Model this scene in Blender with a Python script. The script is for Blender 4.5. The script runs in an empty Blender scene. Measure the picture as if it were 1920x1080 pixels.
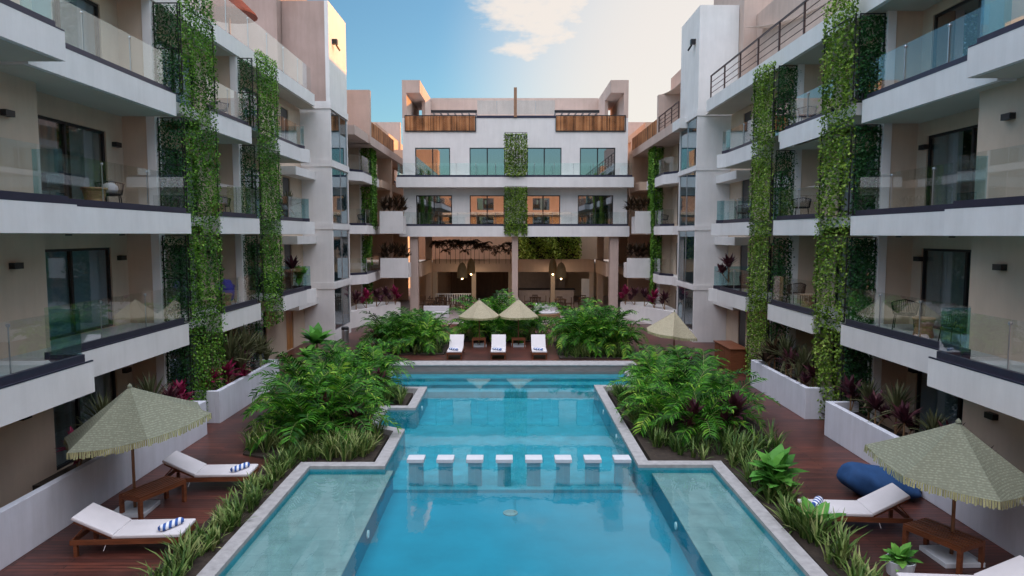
import bpy, math, random
from math import sin, cos, pi, radians as R
from mathutils import Vector, Matrix
random.seed(7)
S = bpy.context.scene
# ------------------------------------------------------------------ camera
cd = bpy.data.cameras.new("camera"); cam = bpy.data.objects.new("camera", cd)
S.collection.objects.link(cam); S.camera = cam
cd.sensor_width = 36; cd.lens = 1270 / 1920 * 36; cd.shift_x = 3 / 1920
cd.clip_start = .1; cd.clip_end = 3000
cam.location = (0, 0, 5.8); cam.rotation_euler = (R(90 - 4.5), 0, 0)
# ------------------------------------------------------------------ world
SUN_AZ, SUN_EL = 62, 7.5          # azimuth from +Y towards +X
W = bpy.data.worlds.new("World"); S.world = W; W.use_nodes = True
nt = W.node_tree; N = nt.nodes; L = nt.links; N.clear()
sky = N.new('ShaderNodeTexSky'); sky.sky_type = 'NISHITA'; sky.sun_disc = False
sky.sun_elevation = R(SUN_EL); sky.sun_rotation = R(SUN_AZ)
sky.air_density = 1.0; sky.dust_density = 1.3; sky.ozone_density = 2.0
bg = N.new('ShaderNodeBackground'); out = N.new('ShaderNodeOutputWorld')
bg.inputs[1].default_value = .075
tc = N.new('ShaderNodeTexCoord'); mp = N.new('ShaderNodeMapping')
mp.inputs['Scale'].default_value = (1, 1, 2.6)
L.new(tc.outputs['Generated'], mp.inputs[0])
nz = N.new('ShaderNodeTexNoise'); nz.inputs['Scale'].default_value = 2.3
nz.inputs['Detail'].default_value = 9; nz.inputs['Roughness'].default_value = .58
mp.inputs['Location'].default_value = (3.1, .4, 1.2)
L.new(mp.outputs[0], nz.inputs['Vector'])
cr = N.new('ShaderNodeValToRGB'); cr.color_ramp.elements[0].position = .62; cr.color_ramp.elements[1].position = .80
L.new(nz.outputs[0], cr.inputs[0])
# thin bright veil of cloud, thicker low in the east where the sun stands
nm = N.new('ShaderNodeVectorMath'); nm.operation = 'NORMALIZE'; L.new(tc.outputs['Generated'], nm.inputs[0])
dp = N.new('ShaderNodeVectorMath'); dp.operation = 'DOT_PRODUCT'
dp.inputs[1].default_value = Vector((.36, .93, .17)).normalized(); L.new(nm.outputs[0], dp.inputs[0])
mr = N.new('ShaderNodeMapRange'); mr.inputs[1].default_value = .885; mr.inputs[2].default_value = .985
mr.interpolation_type = 'SMOOTHSTEP'; L.new(dp.outputs['Value'], mr.inputs[0])
mx = N.new('ShaderNodeMath'); mx.operation = 'MAXIMUM'; L.new(cr.outputs[0], mx.inputs[0])
sc_ = N.new('ShaderNodeMath'); sc_.operation = 'MULTIPLY'; sc_.inputs[1].default_value = .95; L.new(mr.outputs[0], sc_.inputs[0])
L.new(sc_.outputs[0], mx.inputs[1])
# one loose cumulus above the rear block
cd_ = N.new('ShaderNodeVectorMath'); cd_.operation = 'DOT_PRODUCT'; cd_.inputs[1].default_value = Vector((.026, .952, .302)).normalized(); L.new(nm.outputs[0], cd_.inputs[0])
n5 = N.new('ShaderNodeTexNoise'); n5.inputs['Scale'].default_value = 9; n5.inputs['Detail'].default_value = 8; n5.inputs['Roughness'].default_value = .6; L.new(mp.outputs[0], n5.inputs['Vector'])
ca = N.new('ShaderNodeMath'); ca.operation = 'MULTIPLY_ADD'; ca.inputs[1].default_value = .022; L.new(n5.outputs[0], ca.inputs[0]); L.new(cd_.outputs['Value'], ca.inputs[2])
cm = N.new('ShaderNodeMapRange'); cm.interpolation_type = 'SMOOTHSTEP'; cm.inputs[1].default_value = 1.0055; cm.inputs[2].default_value = 1.0115; L.new(ca.outputs[0], cm.inputs[0])
mx3 = N.new('ShaderNodeMath'); mx3.operation = 'MAXIMUM'; L.new(mx.outputs[0], mx3.inputs[0]); L.new(cm.outputs[0], mx3.inputs[1])
sc2 = N.new('ShaderNodeMath'); sc2.operation = 'MULTIPLY'; sc2.inputs[1].default_value = .9; L.new(mx3.outputs[0], sc2.inputs[0])
tint = N.new('ShaderNodeMix'); tint.data_type = 'RGBA'; tint.blend_type = 'MULTIPLY'; tint.inputs[0].default_value = 1
tint.inputs[7].default_value = (.74, .99, 1.08, 1); L.new(sky.outputs[0], tint.inputs[6])
mix = N.new('ShaderNodeMix'); mix.data_type = 'RGBA'
CLOUD = (3.6, 3.2, 2.85, 1)
mix.inputs[7].default_value = CLOUD
L.new(sc2.outputs[0], mix.inputs[0]); L.new(tint.outputs[2], mix.inputs[6])
# unseen bright cloud deck added overhead and behind, to fill the court with light
hd_ = N.new('ShaderNodeVectorMath'); hd_.operation = 'DOT_PRODUCT'; hd_.inputs[1].default_value = Vector((0, -.25, .97)).normalized()
L.new(nm.outputs[0], hd_.inputs[0])
hm = N.new('ShaderNodeMapRange'); hm.interpolation_type = 'SMOOTHSTEP'; hm.inputs[1].default_value = .50; hm.inputs[2].default_value = .84
L.new(hd_.outputs['Value'], hm.inputs[0])
mix2 = N.new('ShaderNodeMix'); mix2.data_type = 'RGBA'; mix2.inputs[7].default_value = (10.4, 10.6, 11.9, 1)
L.new(hm.outputs[0], mix2.inputs[0]); L.new(mix.outputs[2], mix2.inputs[6])
L.new(mix2.outputs[2], bg.inputs[0]); L.new(bg.outputs[0], out.inputs[0])
# ------------------------------------------------------------------ sun
sd = bpy.data.lights.new("sun", 'SUN'); so = bpy.data.objects.new("sun", sd); S.collection.objects.link(so)
sd.energy = 2.0; sd.angle = R(.5); sd.color = (.82, .29, .03)
dv = Vector((sin(R(SUN_AZ)) * cos(R(SUN_EL)), cos(R(SUN_AZ)) * cos(R(SUN_EL)), sin(R(SUN_EL))))
so.rotation_euler = dv.to_track_quat('Z', 'Y').to_euler(); so.location = dv * 60
S.view_settings.view_transform = 'Standard'; S.view_settings.look = 'None'
S.view_settings.exposure = 1.85; S.view_settings.gamma = 1
S.cycles.max_bounces = 8; S.cycles.transparent_max_bounces = 16; S.cycles.diffuse_bounces = 4
S.cycles.glossy_bounces = 4; S.cycles.use_denoising = True; S.cycles.caustics_reflective = False
S.cycles.caustics_refractive = False; S.cycles.sample_clamp_indirect = 6

# ------------------------------------------------------------------ materials
def newmat(name):
    m = bpy.data.materials.new(name); m.use_nodes = True
    t = m.node_tree; b = t.nodes['Principled BSDF']; return m, t, b
def noisemap(t, scale, detail=6, rough=.6, coords='Object', vec=(1, 1, 1)):
    c = t.nodes.new('ShaderNodeTexCoord'); q = t.nodes.new('ShaderNodeMapping'); q.inputs['Scale'].default_value = vec
    n = t.nodes.new('ShaderNodeTexNoise'); n.inputs['Scale'].default_value = scale
    n.inputs['Detail'].default_value = detail; n.inputs['Roughness'].default_value = rough
    t.links.new(c.outputs[coords], q.inputs[0]); t.links.new(q.outputs[0], n.inputs['Vector']); return n
def bump(t, b, src, strength, dist=.02):
    u = t.nodes.new('ShaderNodeBump'); u.inputs['Strength'].default_value = strength; u.inputs['Distance'].default_value = dist
    t.links.new(src, u.inputs['Height']); t.links.new(u.outputs[0], b.inputs['Normal'])
def mat(name, c, rough=.7, var=.12, scale=3, metal=0, bmp=.15, bscale=40, spec=.4, vec=(1, 1, 1), c2=None, grime=0):
    m, t, b = newmat(name)
    n = noisemap(t, scale, vec=vec); r = t.nodes.new('ShaderNodeValToRGB')
    lo = [x * (1 - var) for x in c]; hi = [min(1, x * (1 + var)) for x in c]
    if c2: lo, hi = c, c2
    r.color_ramp.elements[0].position = .32; r.color_ramp.elements[1].position = .68
    r.color_ramp.elements[0].color = (*lo, 1); r.color_ramp.elements[1].color = (*hi, 1)
    t.links.new(n.outputs[0], r.inputs[0]); src = r.outputs[0]
    if grime:   # vertical rain streaks
        g = noisemap(t, 1.6, 8, .7, vec=(2.2, 2.2, .25)); gr = t.nodes.new('ShaderNodeValToRGB')
        gr.color_ramp.elements[0].position = .35; gr.color_ramp.elements[0].color = (1 - grime, 1 - grime, 1 - grime * 1.1, 1)
        gr.color_ramp.elements[1].position = .6; gr.color_ramp.elements[1].color = (1, 1, 1, 1)
        mu = t.nodes.new('ShaderNodeMix'); mu.data_type = 'RGBA'; mu.blend_type = 'MULTIPLY'; mu.inputs[0].default_value = 1
        t.links.new(g.outputs[0], gr.inputs[0]); t.links.new(src, mu.inputs[6]); t.links.new(gr.outputs[0], mu.inputs[7]); src = mu.outputs[2]
    t.links.new(src, b.inputs['Base Color'])
    b.inputs['Roughness'].default_value = rough; b.inputs['Metallic'].default_value = metal
    b.inputs['Specular IOR Level'].default_value = spec
    if bmp: bump(t, b, noisemap(t, bscale, 3, .6).outputs[0], bmp)
    return m
def leafmat(name, cols, rough=.45, trans=.25, objvar=.25):
    m, t, b = newmat(name)
    g = t.nodes.new('ShaderNodeNewGeometry'); o = t.nodes.new('ShaderNodeObjectInfo')
    n = noisemap(t, 1.1, 3, .5)
    a1 = t.nodes.new('ShaderNodeMath'); a1.operation = 'MULTIPLY_ADD'; a1.inputs[1].default_value = .55
    a2 = t.nodes.new('ShaderNodeMath'); a2.operation = 'MULTIPLY_ADD'; a2.inputs[1].default_value = objvar
    a3 = t.nodes.new('ShaderNodeMath'); a3.operation = 'MULTIPLY_ADD'; a3.inputs[1].default_value = .9; a3.inputs[2].default_value = -.35
    t.links.new(g.outputs['Random Per Island'], a1.inputs[0]); t.links.new(a3.outputs[0], a1.inputs[2])
    t.links.new(n.outputs[0], a3.inputs[0])
    t.links.new(o.outputs['Random'], a2.inputs[0]); t.links.new(a1.outputs[0], a2.inputs[2])
    r = t.nodes.new('ShaderNodeValToRGB'); e = r.color_ramp.elements
    e[0].position = .1; e[0].color = (*cols[0], 1); e[1].position = .95; e[1].color = (*cols[-1], 1)
    for i, c in enumerate(cols[1:-1]):
        x = e.new(.1 + .85 * (i + 1) / (len(cols) - 1)); x.color = (*c, 1)
    t.links.new(a2.outputs[0], r.inputs[0]); t.links.new(r.outputs[0], b.inputs['Base Color'])
    b.inputs['Roughness'].default_value = rough; b.inputs['Specular IOR Level'].default_value = .18
    tr = t.nodes.new('ShaderNodeBsdfTranslucent'); ms = t.nodes.new('ShaderNodeMixShader'); ms.inputs[0].default_value = trans
    t.links.new(r.outputs[0], tr.inputs[0]); t.links.new(b.outputs[0], ms.inputs[1]); t.links.new(tr.outputs[0], ms.inputs[2])
    t.links.new(ms.outputs[0], t.nodes['Material Output'].inputs[0]); return m
def glassmat(name, tcol, gcol=(1, 1, 1), ior=1.5, boost=0., rough=.0, wav=0, wscale=1):
    m, t, b = newmat(name); t.nodes.remove(b)
    tr = t.nodes.new('ShaderNodeBsdfTransparent'); tr.inputs[0].default_value = (*tcol, 1)
    gl = t.nodes.new('ShaderNodeBsdfGlossy'); gl.inputs[0].default_value = (*gcol, 1); gl.inputs['Roughness'].default_value = rough
    fr = t.nodes.new('ShaderNodeFresnel')
    gm = t.nodes.new('ShaderNodeNewGeometry'); io = t.nodes.new('ShaderNodeMapRange')     # same reflectance on both faces of a thin pane
    io.inputs[3].default_value = ior; io.inputs[4].default_value = 1 / ior
    t.links.new(gm.outputs['Backfacing'], io.inputs[0]); t.links.new(io.outputs[0], fr.inputs[0])
    ms = t.nodes.new('ShaderNodeMixShader')
    ad = t.nodes.new('ShaderNodeMath'); ad.operation = 'ADD'; ad.inputs[1].default_value = boost; ad.use_clamp = True
    t.links.new(fr.outputs[0], ad.inputs[0]); t.links.new(ad.outputs[0], ms.inputs[0])
    t.links.new(tr.outputs[0], ms.inputs[1]); t.links.new(gl.outputs[0], ms.inputs[2])
    t.links.new(ms.outputs[0], t.nodes['Material Output'].inputs[0])
    if wav:
        n = noisemap(t, wscale, 4, .55, vec=(1, .55, 1)); n2 = noisemap(t, wscale * 5, 3, .5, vec=(1, .6, 1))
        ad2 = t.nodes.new('ShaderNodeMath'); ad2.operation = 'MULTIPLY_ADD'; ad2.inputs[1].default_value = .18
        t.links.new(n2.outputs[0], ad2.inputs[0]); t.links.new(n.outputs[0], ad2.inputs[2])
        u = t.nodes.new('ShaderNodeBump'); u.inputs['Strength'].default_value = wav; u.inputs['Distance'].default_value = .05
        t.links.new(ad2.outputs[0], u.inputs['Height']); t.links.new(u.outputs[0], gl.inputs['Normal']); t.links.new(u.outputs[0], fr.inputs['Normal'])
    return m
def deckmat(name, cA, cB, row=.115, length=2.6, vec_rot=0):
    m, t, b = newmat(name)
    c = t.nodes.new('ShaderNodeTexCoord'); q = t.nodes.new('ShaderNodeMapping'); q.inputs['Rotation'].default_value = (0, 0, vec_rot)
    t.links.new(c.outputs['Object'], q.inputs[0])
    k = t.nodes.new('ShaderNodeTexBrick'); k.inputs['Scale'].default_value = 1; k.inputs['Brick Width'].default_value = length
    k.inputs['Row Height'].default_value = row; k.inputs['Mortar Size'].default_value = .010; k.inputs['Mortar Smooth'].default_value = .3
    k.inputs['Color1'].default_value = (*cA, 1); k.inputs['Color2'].default_value = (*cB, 1); k.inputs['Mortar'].default_value = (.008, .005, .004, 1)
    k.offset = .37; t.links.new(q.outputs[0], k.inputs['Vector'])
    n = noisemap(t, 1.1, 8, .65, vec=(1.5, 14, 1)); rr = t.nodes.new('ShaderNodeValToRGB')
    rr.color_ramp.elements[0].position = .3; rr.color_ramp.elements[0].color = (.55, .52, .5, 1)
    rr.color_ramp.elements[1].position = .72; rr.color_ramp.elements[1].color = (1.35, 1.3, 1.3, 1)
    t.links.new(n.outputs[0], rr.inputs[0])
    n3 = noisemap(t, .45, 4, .6); r3 = t.nodes.new('ShaderNodeValToRGB')
    r3.color_ramp.elements[0].position = .35; r3.color_ramp.elements[0].color = (.55, .58, .64, 1)
    r3.color_ramp.elements[1].position = .65; r3.color_ramp.elements[1].color = (1.35, 1.3, 1.28, 1); t.links.new(n3.outputs[0], r3.inputs[0])
    mu = t.nodes.new('ShaderNodeMix'); mu.data_type = 'RGBA'; mu.blend_type = 'MULTIPLY'; mu.inputs[0].default_value = 1
    m2 = t.nodes.new('ShaderNodeMix'); m2.data_type = 'RGBA'; m2.blend_type = 'MULTIPLY'; m2.inputs[0].default_value = 1
    t.links.new(k.outputs[0], mu.inputs[6]); t.links.new(rr.outputs[0], mu.inputs[7])
    t.links.new(mu.outputs[2], m2.inputs[6]); t.links.new(r3.outputs[0], m2.inputs[7]); t.links.new(m2.outputs[2], b.inputs['Base Color'])
    b.inputs['Roughness'].default_value = .4
    bump(t, b, k.outputs['Fac'], -.5, .01); return m
def wickermat(name, c, freq):
    m, t, b = newmat(name)
    c_ = t.nodes.new('ShaderNodeTexCoord')
    w1 = t.nodes.new('ShaderNodeTexWave'); w1.bands_direction = 'Z'; w1.inputs['Scale'].default_value = freq
    w1.inputs['Distortion'].default_value = .15
    t.links.new(c_.outputs['Object'], w1.inputs[0])
    v = t.nodes.new('ShaderNodeTexVoronoi'); v.inputs['Scale'].default_value = freq * 2.2; t.links.new(c_.outputs['Object'], v.inputs[0])
    r = t.nodes.new('ShaderNodeValToRGB'); r.color_ramp.elements[0].color = (*c, 1); r.color_ramp.elements[0].position = .25
    r.color_ramp.elements[1].color = (*[x * .66 for x in c], 1); r.color_ramp.elements[1].position = .75
    mu = t.nodes.new('ShaderNodeMath'); mu.operation = 'MULTIPLY_ADD'; mu.inputs[1].default_value = .45
    t.links.new(w1.outputs['Fac'], mu.inputs[0]); t.links.new(v.outputs['Distance'], mu.inputs[2]); t.links.new(mu.outputs[0], r.inputs[0])
    t.links.new(r.outputs[0], b.inputs['Base Color']); b.inputs['Roughness'].default_value = .85; b.inputs['Specular IOR Level'].default_value = .2
    bump(t, b, mu.outputs[0], .35, .01); return m
def stripemat(name, a, b_, freq, rot):
    m, t, b = newmat(name)
    c = t.nodes.new('ShaderNodeTexCoord'); q = t.nodes.new('ShaderNodeMapping'); q.inputs['Rotation'].default_value = (0, 0, rot)
    w = t.nodes.new('ShaderNodeTexWave'); w.bands_direction = 'X'; w.inputs['Scale'].default_value = freq; w.wave_profile = 'SIN'
    r = t.nodes.new('ShaderNodeValToRGB'); r.color_ramp.interpolation = 'CONSTANT'
    r.color_ramp.elements[0].color = (*a, 1); r.color_ramp.elements[1].color = (*b_, 1); r.color_ramp.elements[1].position = .5
    t.links.new(c.outputs['Object'], q.inputs[0]); t.links.new(q.outputs[0], w.inputs[0]); t.links.new(w.outputs[0], r.inputs[0])
    t.links.new(r.outputs[0], b.inputs['Base Color']); b.inputs['Roughness'].default_value = .9; return m
def tilemat(name, a, b_, mort, size):
    m, t, b = newmat(name)
    c = t.nodes.new('ShaderNodeTexCoord'); k = t.nodes.new('ShaderNodeTexBrick'); k.offset = .5
    k.inputs['Scale'].default_value = 1; k.inputs['Brick Width'].default_value = size * 1.6; k.inputs['Row Height'].default_value = size
    k.inputs['Mortar Size'].default_value = .008; k.inputs['Color1'].default_value = (*a, 1); k.inputs['Color2'].default_value = (*b_, 1); k.inputs['Mortar'].default_value = (*mort, 1)
    t.links.new(c.outputs['Object'], k.inputs['Vector'])
    n = noisemap(t, 2.5, 8, .65); mu = t.nodes.new('ShaderNodeMix'); mu.data_type = 'RGBA'; mu.blend_type = 'OVERLAY'; mu.inputs[0].default_value = .5
    t.links.new(k.outputs[0], mu.inputs[6]); t.links.new(n.outputs[0], mu.inputs[7]); t.links.new(mu.outputs[2], b.inputs['Base Color'])
    b.inputs['Roughness'].default_value = .6; return m

M = dict(
    white=mat('white_stucco', (.76, .73, .71), .85, .05, .9, bmp=.12, bscale=60, grime=.06),
    tan=mat('tan_stucco', (.60, .47, .36), .85, .07, .8, bmp=.15, bscale=60, grime=.06),
    mauvedark=mat('brown_stucco', (.42, .30, .26), .85, .08, .7, bmp=.12, bscale=50, grime=.12),
    mauve=mat('mauve_stucco', (.54, .41, .35), .85, .08, .7, bmp=.12, bscale=50, grime=.10),
    peach=mat('peach_sunlight_stucco', (.60, .42, .31), .85, .07, .6, bmp=.12, bscale=50, grime=.08),  # warm sunlight on the rear walls is put into this tone
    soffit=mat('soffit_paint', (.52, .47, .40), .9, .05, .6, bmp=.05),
    planter=mat('planter_render', (.66, .67, .73), .8, .05, 1.2, bmp=.1, bscale=50, grime=.10),
    channel=mat('dark_rail_channel', (.045, .045, .075), .35, .1, 5, bmp=0, metal=.5),
    frame=mat('black_aluminium', (.018, .016, .018), .4, .1, 5, bmp=0),
    steel=mat('brushed_steel', (.45, .46, .48), .3, .1, 5, metal=.9, bmp=0),
    brownrail=mat('brown_steel', (.06, .03, .025), .5, .1, 5, bmp=0),
    floor=mat('balcony_floor_tile', (.42, .43, .42), .35, .06, 2, bmp=0),
    glass=glassmat('railing_glass', (.93, .965, .96), (.95, .97, 1), 1.5, .03),
    sideglass=glassmat('end_glass', (.66, .85, .89), (.85, .97, 1), 1.5, .04),
    window=glassmat('window_glass', (.72, .78, .80), (.9, .95, 1), 1.5, .05),
    mirror=glassmat('reflective_window', (.30, .33, .36), (.90, .88, .90), 1.6, .36),
    tower_glass=glassmat('stair_glass', (.55, .70, .74), (.8, .93, 1), 1.5, .16),
    curtain=mat('curtain_fabric', (.60, .55, .49), .95, .1, 2, bmp=.1),
    blind=mat('blue_grey_blind', (.50, .60, .66), .9, .05, 2, bmp=0),
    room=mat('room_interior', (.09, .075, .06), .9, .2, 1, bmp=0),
    deck=deckmat('deck_planks', (.135, .042, .028), (.070, .026, .021)),
    stone=mat('coping_stone', (.36, .35, .35), .6, .18, 6, bmp=.2, bscale=30),
    paving=tilemat('terrace_paving', (.34, .28, .26), (.28, .22, .21), (.16, .13, .12), .45),
    pool=tilemat('pool_plaster', (.020, .30, .38), (.028, .34, .42), (.05, .36, .42), .5),
    pooldeep=mat('pool_deep_plaster', (.008, .24, .33), .8, .10, 1.2, bmp=0),
    shelf=tilemat('pool_shelf_stone', (.26, .30, .29), (.30, .33, .315), (.21, .26, .25), .6),
    water=glassmat('pool_water', (.70, .93, .95), (1, 1, 1), 1.33, .03, 0, wav=.05, wscale=1.5),
    endstone=mat('end_wall_cladding', (.24, .20, .19), .6, .18, 3, vec=(.6, 1, 5), bmp=.2, bscale=30),
    soil=mat('planting_soil', (.035, .025, .018), .95, .3, 8, bmp=.6, bscale=15),
    palm=leafmat('areca_leaf', [(.005, .024, .003), (.02, .10, .008), (.08, .28, .02), (.40, .58, .07)]),
    palmstem=mat('palm_stem', (.16, .20, .06), .6, .3, 8),
    strap=leafmat('strap_leaf', [(.02, .055, .012), (.06, .13, .025), (.20, .27, .08), (.44, .44, .20)], .4, .15),
    vine=leafmat('vine_leaf', [(.02, .07, .010), (.08, .21, .025), (.20, .40, .05), (.38, .58, .11)], .4, .3, .1),
    vine2=leafmat('vine_leaf_bright', [(.04, .08, .012), (.13, .24, .03), (.28, .42, .06), (.48, .58, .16)], .4, .3, .1),
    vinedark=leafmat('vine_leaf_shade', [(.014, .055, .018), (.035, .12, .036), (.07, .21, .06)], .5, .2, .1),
    spiky=leafmat('spiky_leaf', [(.04, .05, .02), (.10, .11, .05), (.18, .17, .09)], .5, .15),
    plum=leafmat('plum_leaf', [(.035, .012, .02), (.08, .022, .035), (.13, .05, .05)], .5, .15),
    magenta=leafmat('magenta_leaf', [(.12, .01, .03), (.30, .02, .08), (.45, .05, .15)], .5, .25),
    bright=leafmat('bright_leaf', [(.05, .18, .03), (.12, .36, .06), (.25, .52, .10)], .45, .3),
    hedge=leafmat('hedge_leaf', [(.03, .07, .01), (.14, .24, .03), (.38, .50, .08), (.62, .68, .20)], .5, .3),
    brown=leafmat('dry_leaf', [(.03, .018, .012), (.06, .035, .02), (.09, .06, .03)], .6, .1),
    wood=mat('teak_wood', (.16, .052, .022), .45, .3, 3, vec=(1, 9, 9), bmp=.1),
    paleWood=mat('pole_wood', (.30, .16, .09), .5, .25, 3, vec=(9, 9, 1), bmp=.1),
    stump=mat('stool_wood', (.26, .15, .075), .6, .35, 4, vec=(1, 1, 6), bmp=.1),
    bamboo=leafmat('bamboo_slats', [(.10, .04, .015), (.32, .13, .05), (.50, .22, .09), (.66, .36, .18)], .6, 0, .1),
    cushion=mat('cushion_canvas', (.62, .59, .60), .95, .04, 3, bmp=.2, bscale=120),
    canopy=wickermat('umbrella_weave', (.26, .275, .20), 10),
    canopy2=wickermat('pale_umbrella_weave', (.52, .46, .32), 10),
    fringe=mat('umbrella_fringe', (.34, .33, .17), .95, .3, 30, vec=(1, 1, .1), bmp=.5, bscale=80),
    towel=stripemat('striped_towel', (.03, .10, .35), (.75, .77, .82), 3.4, .75),
    base=mat('umbrella_base_concrete', (.55, .57, .60), .7, .05, 3, bmp=.05),
    rope=mat('black_rope', (.008, .009, .013), .8, .1, 5, bmp=.1, spec=.15),
    blue=mat('blue_bean_bag_fabric', (.014, .06, .17), .85, .15, 5, bmp=.2),
    indigo=mat('indigo_cloth', (.05, .05, .30), .9, .15, 5, bmp=.2),
    sofa=mat('dark_sofa_fabric', (.02, .022, .028), .9, .15, 5, bmp=.2),
    wicker=wickermat('lamp_wicker', (.42, .30, .15), 14),
    brick=mat('red_thatch', (.13, .03, .015), .9, .4, 14, bmp=.6),
    sail=mat('shade_sail_cloth', (.66, .55, .48), .9, .05, 2, bmp=0),
    signgreen=mat('sign_green', (.02, .16, .12), .5, .05, 4, bmp=0),
    signwhite=mat('sign_white', (.8, .8, .8), .5, .02, 4, bmp=0),
    darkwood=mat('dark_wood_door', (.10, .05, .025), .5, .3, 4, vec=(1, 1, .2), bmp=.1),
    litwood=mat('amber_wood_door', (.42, .17, .04), .5, .3, 4, vec=(1, 1, .2), bmp=.1),
    bar=mat('bar_front', (.44, .36, .33), .6, .1, 3, bmp=.1),
    ground=mat('ground_earth', (.22, .19, .16), .95, .2, 1, bmp=.1),
)
def emis(name, col, s):
    m, t, b = newmat(name); b.inputs['Emission Color'].default_value = (*col, 1); b.inputs['Emission Strength'].default_value = s
    b.inputs['Base Color'].default_value = (*col, 1); return m
M['bulb'] = emis('warm_bulb', (1, .66, .32), 5)

# ------------------------------------------------------------------ mesh helpers
class MB:
    def __init__(s): s.v = []; s.f = []
    def box(s, x0, x1, y0, y1, z0, z1):
        if x0 > x1: x0, x1 = x1, x0
        if y0 > y1: y0, y1 = y1, y0
        n = len(s.v)
        s.v += [(x0, y0, z0), (x1, y0, z0), (x1, y1, z0), (x0, y1, z0), (x0, y0, z1), (x1, y0, z1), (x1, y1, z1), (x0, y1, z1)]
        s.f += [tuple(n + i for i in q) for q in ((3, 2, 1, 0), (4, 5, 6, 7), (0, 1, 5, 4), (1, 2, 6, 5), (2, 3, 7, 6), (3, 0, 4, 7))]; return s
    def poly(s, pts):
        n = len(s.v); s.v += [tuple(p) for p in pts]; s.f.append(tuple(range(n, n + len(pts)))); return s
    def prism(s, pts, z0, z1):
        n = len(s.v); k = len(pts)
        a = sum(pts[i][0] * pts[(i + 1) % k][1] - pts[(i + 1) % k][0] * pts[i][1] for i in range(k))
        if a < 0: pts = pts[::-1]
        s.v += [(p[0], p[1], z0) for p in pts] + [(p[0], p[1], z1) for p in pts]
        s.f.append(tuple(n + i for i in reversed(range(k)))); s.f.append(tuple(n + k + i for i in range(k)))
        for i in range(k): j = (i + 1) % k; s.f.append((n + i, n + j, n + k + j, n + k + i))
        return s
    def tube(s, a, b, r, r2=None, k=8, cap=True):
        a = Vector(a); b = Vector(b); r2 = r if r2 is None else r2; d = (b - a).normalized()
        u = d.orthogonal().normalized(); w = d.cross(u); n = len(s.v)
        for p, q in ((a, r), (b, r2)):
            for i in range(k): s.v.append(tuple(p + (u * cos(2 * pi * i / k) + w * sin(2 * pi * i / k)) * q))
        for i in range(k): j = (i + 1) % k; s.f.append((n + i, n + j, n + k + j, n + k + i))
        if cap: s.f.append(tuple(n + i for i in reversed(range(k)))); s.f.append(tuple(n + k + i for i in range(k)))
        return s
    def path(s, pts, r, k=6):
        for a, b in zip(pts, pts[1:]): s.tube(a, b, r, k=k)
        return s
    def lathe(s, prof, k=16, c=(0, 0)):
        n = len(s.v)
        for r, z in prof:
            for i in range(k): s.v.append((c[0] + r * cos(2 * pi * i / k), c[1] + r * sin(2 * pi * i / k), z))
        for m_ in range(len(prof) - 1):
            for i in range(k):
                j = (i + 1) % k; s.f.append((n + m_ * k + i, n + m_ * k + j, n + (m_ + 1) * k + j, n + (m_ + 1) * k + i))
        s.f.append(tuple(n + i for i in reversed(range(k)))); q = n + (len(prof) - 1) * k; s.f.append(tuple(q + i for i in range(k))); return s
    def obox(s, c, sx, sy, sz, rot=(0, 0, 0)):
        from mathutils import Euler
        m = Euler(rot).to_matrix(); n = len(s.v)
        for x, y, z in ((-1, -1, -1), (1, -1, -1), (1, 1, -1), (-1, 1, -1), (-1, -1, 1), (1, -1, 1), (1, 1, 1), (-1, 1, 1)):
            s.v.append(tuple(Vector(c) + m @ Vector((x * sx / 2, y * sy / 2, z * sz / 2))))
        s.f += [tuple(n + i for i in q) for q in ((3, 2, 1, 0), (4, 5, 6, 7), (0, 1, 5, 4), (1, 2, 6, 5), (2, 3, 7, 6), (3, 0, 4, 7))]; return s
    def wall(s, axis, c0, c1, u0, u1, z0, z1, holes=()):
        """wall slab with openings. axis 'x': faces +-X, spans Y; axis 'y': faces +-Y, spans X. holes (ua,ub,za,zb)"""
        us = sorted({u0, u1, *[min(max(h[i], u0), u1) for h in holes for i in (0, 1)]})
        zs = sorted({z0, z1, *[min(max(h[i], z0), z1) for h in holes for i in (2, 3)]})
        if c0 > c1: c0, c1 = c1, c0
        def P(c, u, z): return (c, u, z) if axis == 'x' else (u, c, z)
        def solid(i, j):
            if i < 0 or j < 0 or i >= len(us) - 1 or j >= len(zs) - 1: return False
            a = (us[i] + us[i + 1]) / 2; b = (zs[j] + zs[j + 1]) / 2
            return not any(h[0] < a < h[1] and h[2] < b < h[3] for h in holes)
        for i in range(len(us) - 1):
            for j in range(len(zs) - 1):
                if not solid(i, j): continue
                a, b, c, d = us[i], us[i + 1], zs[j], zs[j + 1]
                s.poly([P(c0, a, c), P(c0, b, c), P(c0, b, d), P(c0, a, d)]); s.poly([P(c1, a, c), P(c1, a, d), P(c1, b, d), P(c1, b, c)])
                if not solid(i - 1, j): s.poly([P(c0, a, c), P(c0, a, d), P(c1, a, d), P(c1, a, c)])
                if not solid(i + 1, j): s.poly([P(c0, b, c), P(c1, b, c), P(c1, b, d), P(c0, b, d)])
                if not solid(i, j - 1): s.poly([P(c0, a, c), P(c1, a, c), P(c1, b, c), P(c0, b, c)])
                if not solid(i, j + 1): s.poly([P(c0, a, d), P(c0, b, d), P(c1, b, d), P(c1, a, d)])
        return s
    def mesh(s, name, m, smooth=False):
        me = bpy.data.meshes.new(name); me.from_pydata(s.v, [], s.f); me.materials.append(M[m] if isinstance(m, str) else m)
        if smooth: me.polygons.foreach_set('use_smooth', [True] * len(me.polygons))
        me.update(); return me
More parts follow.
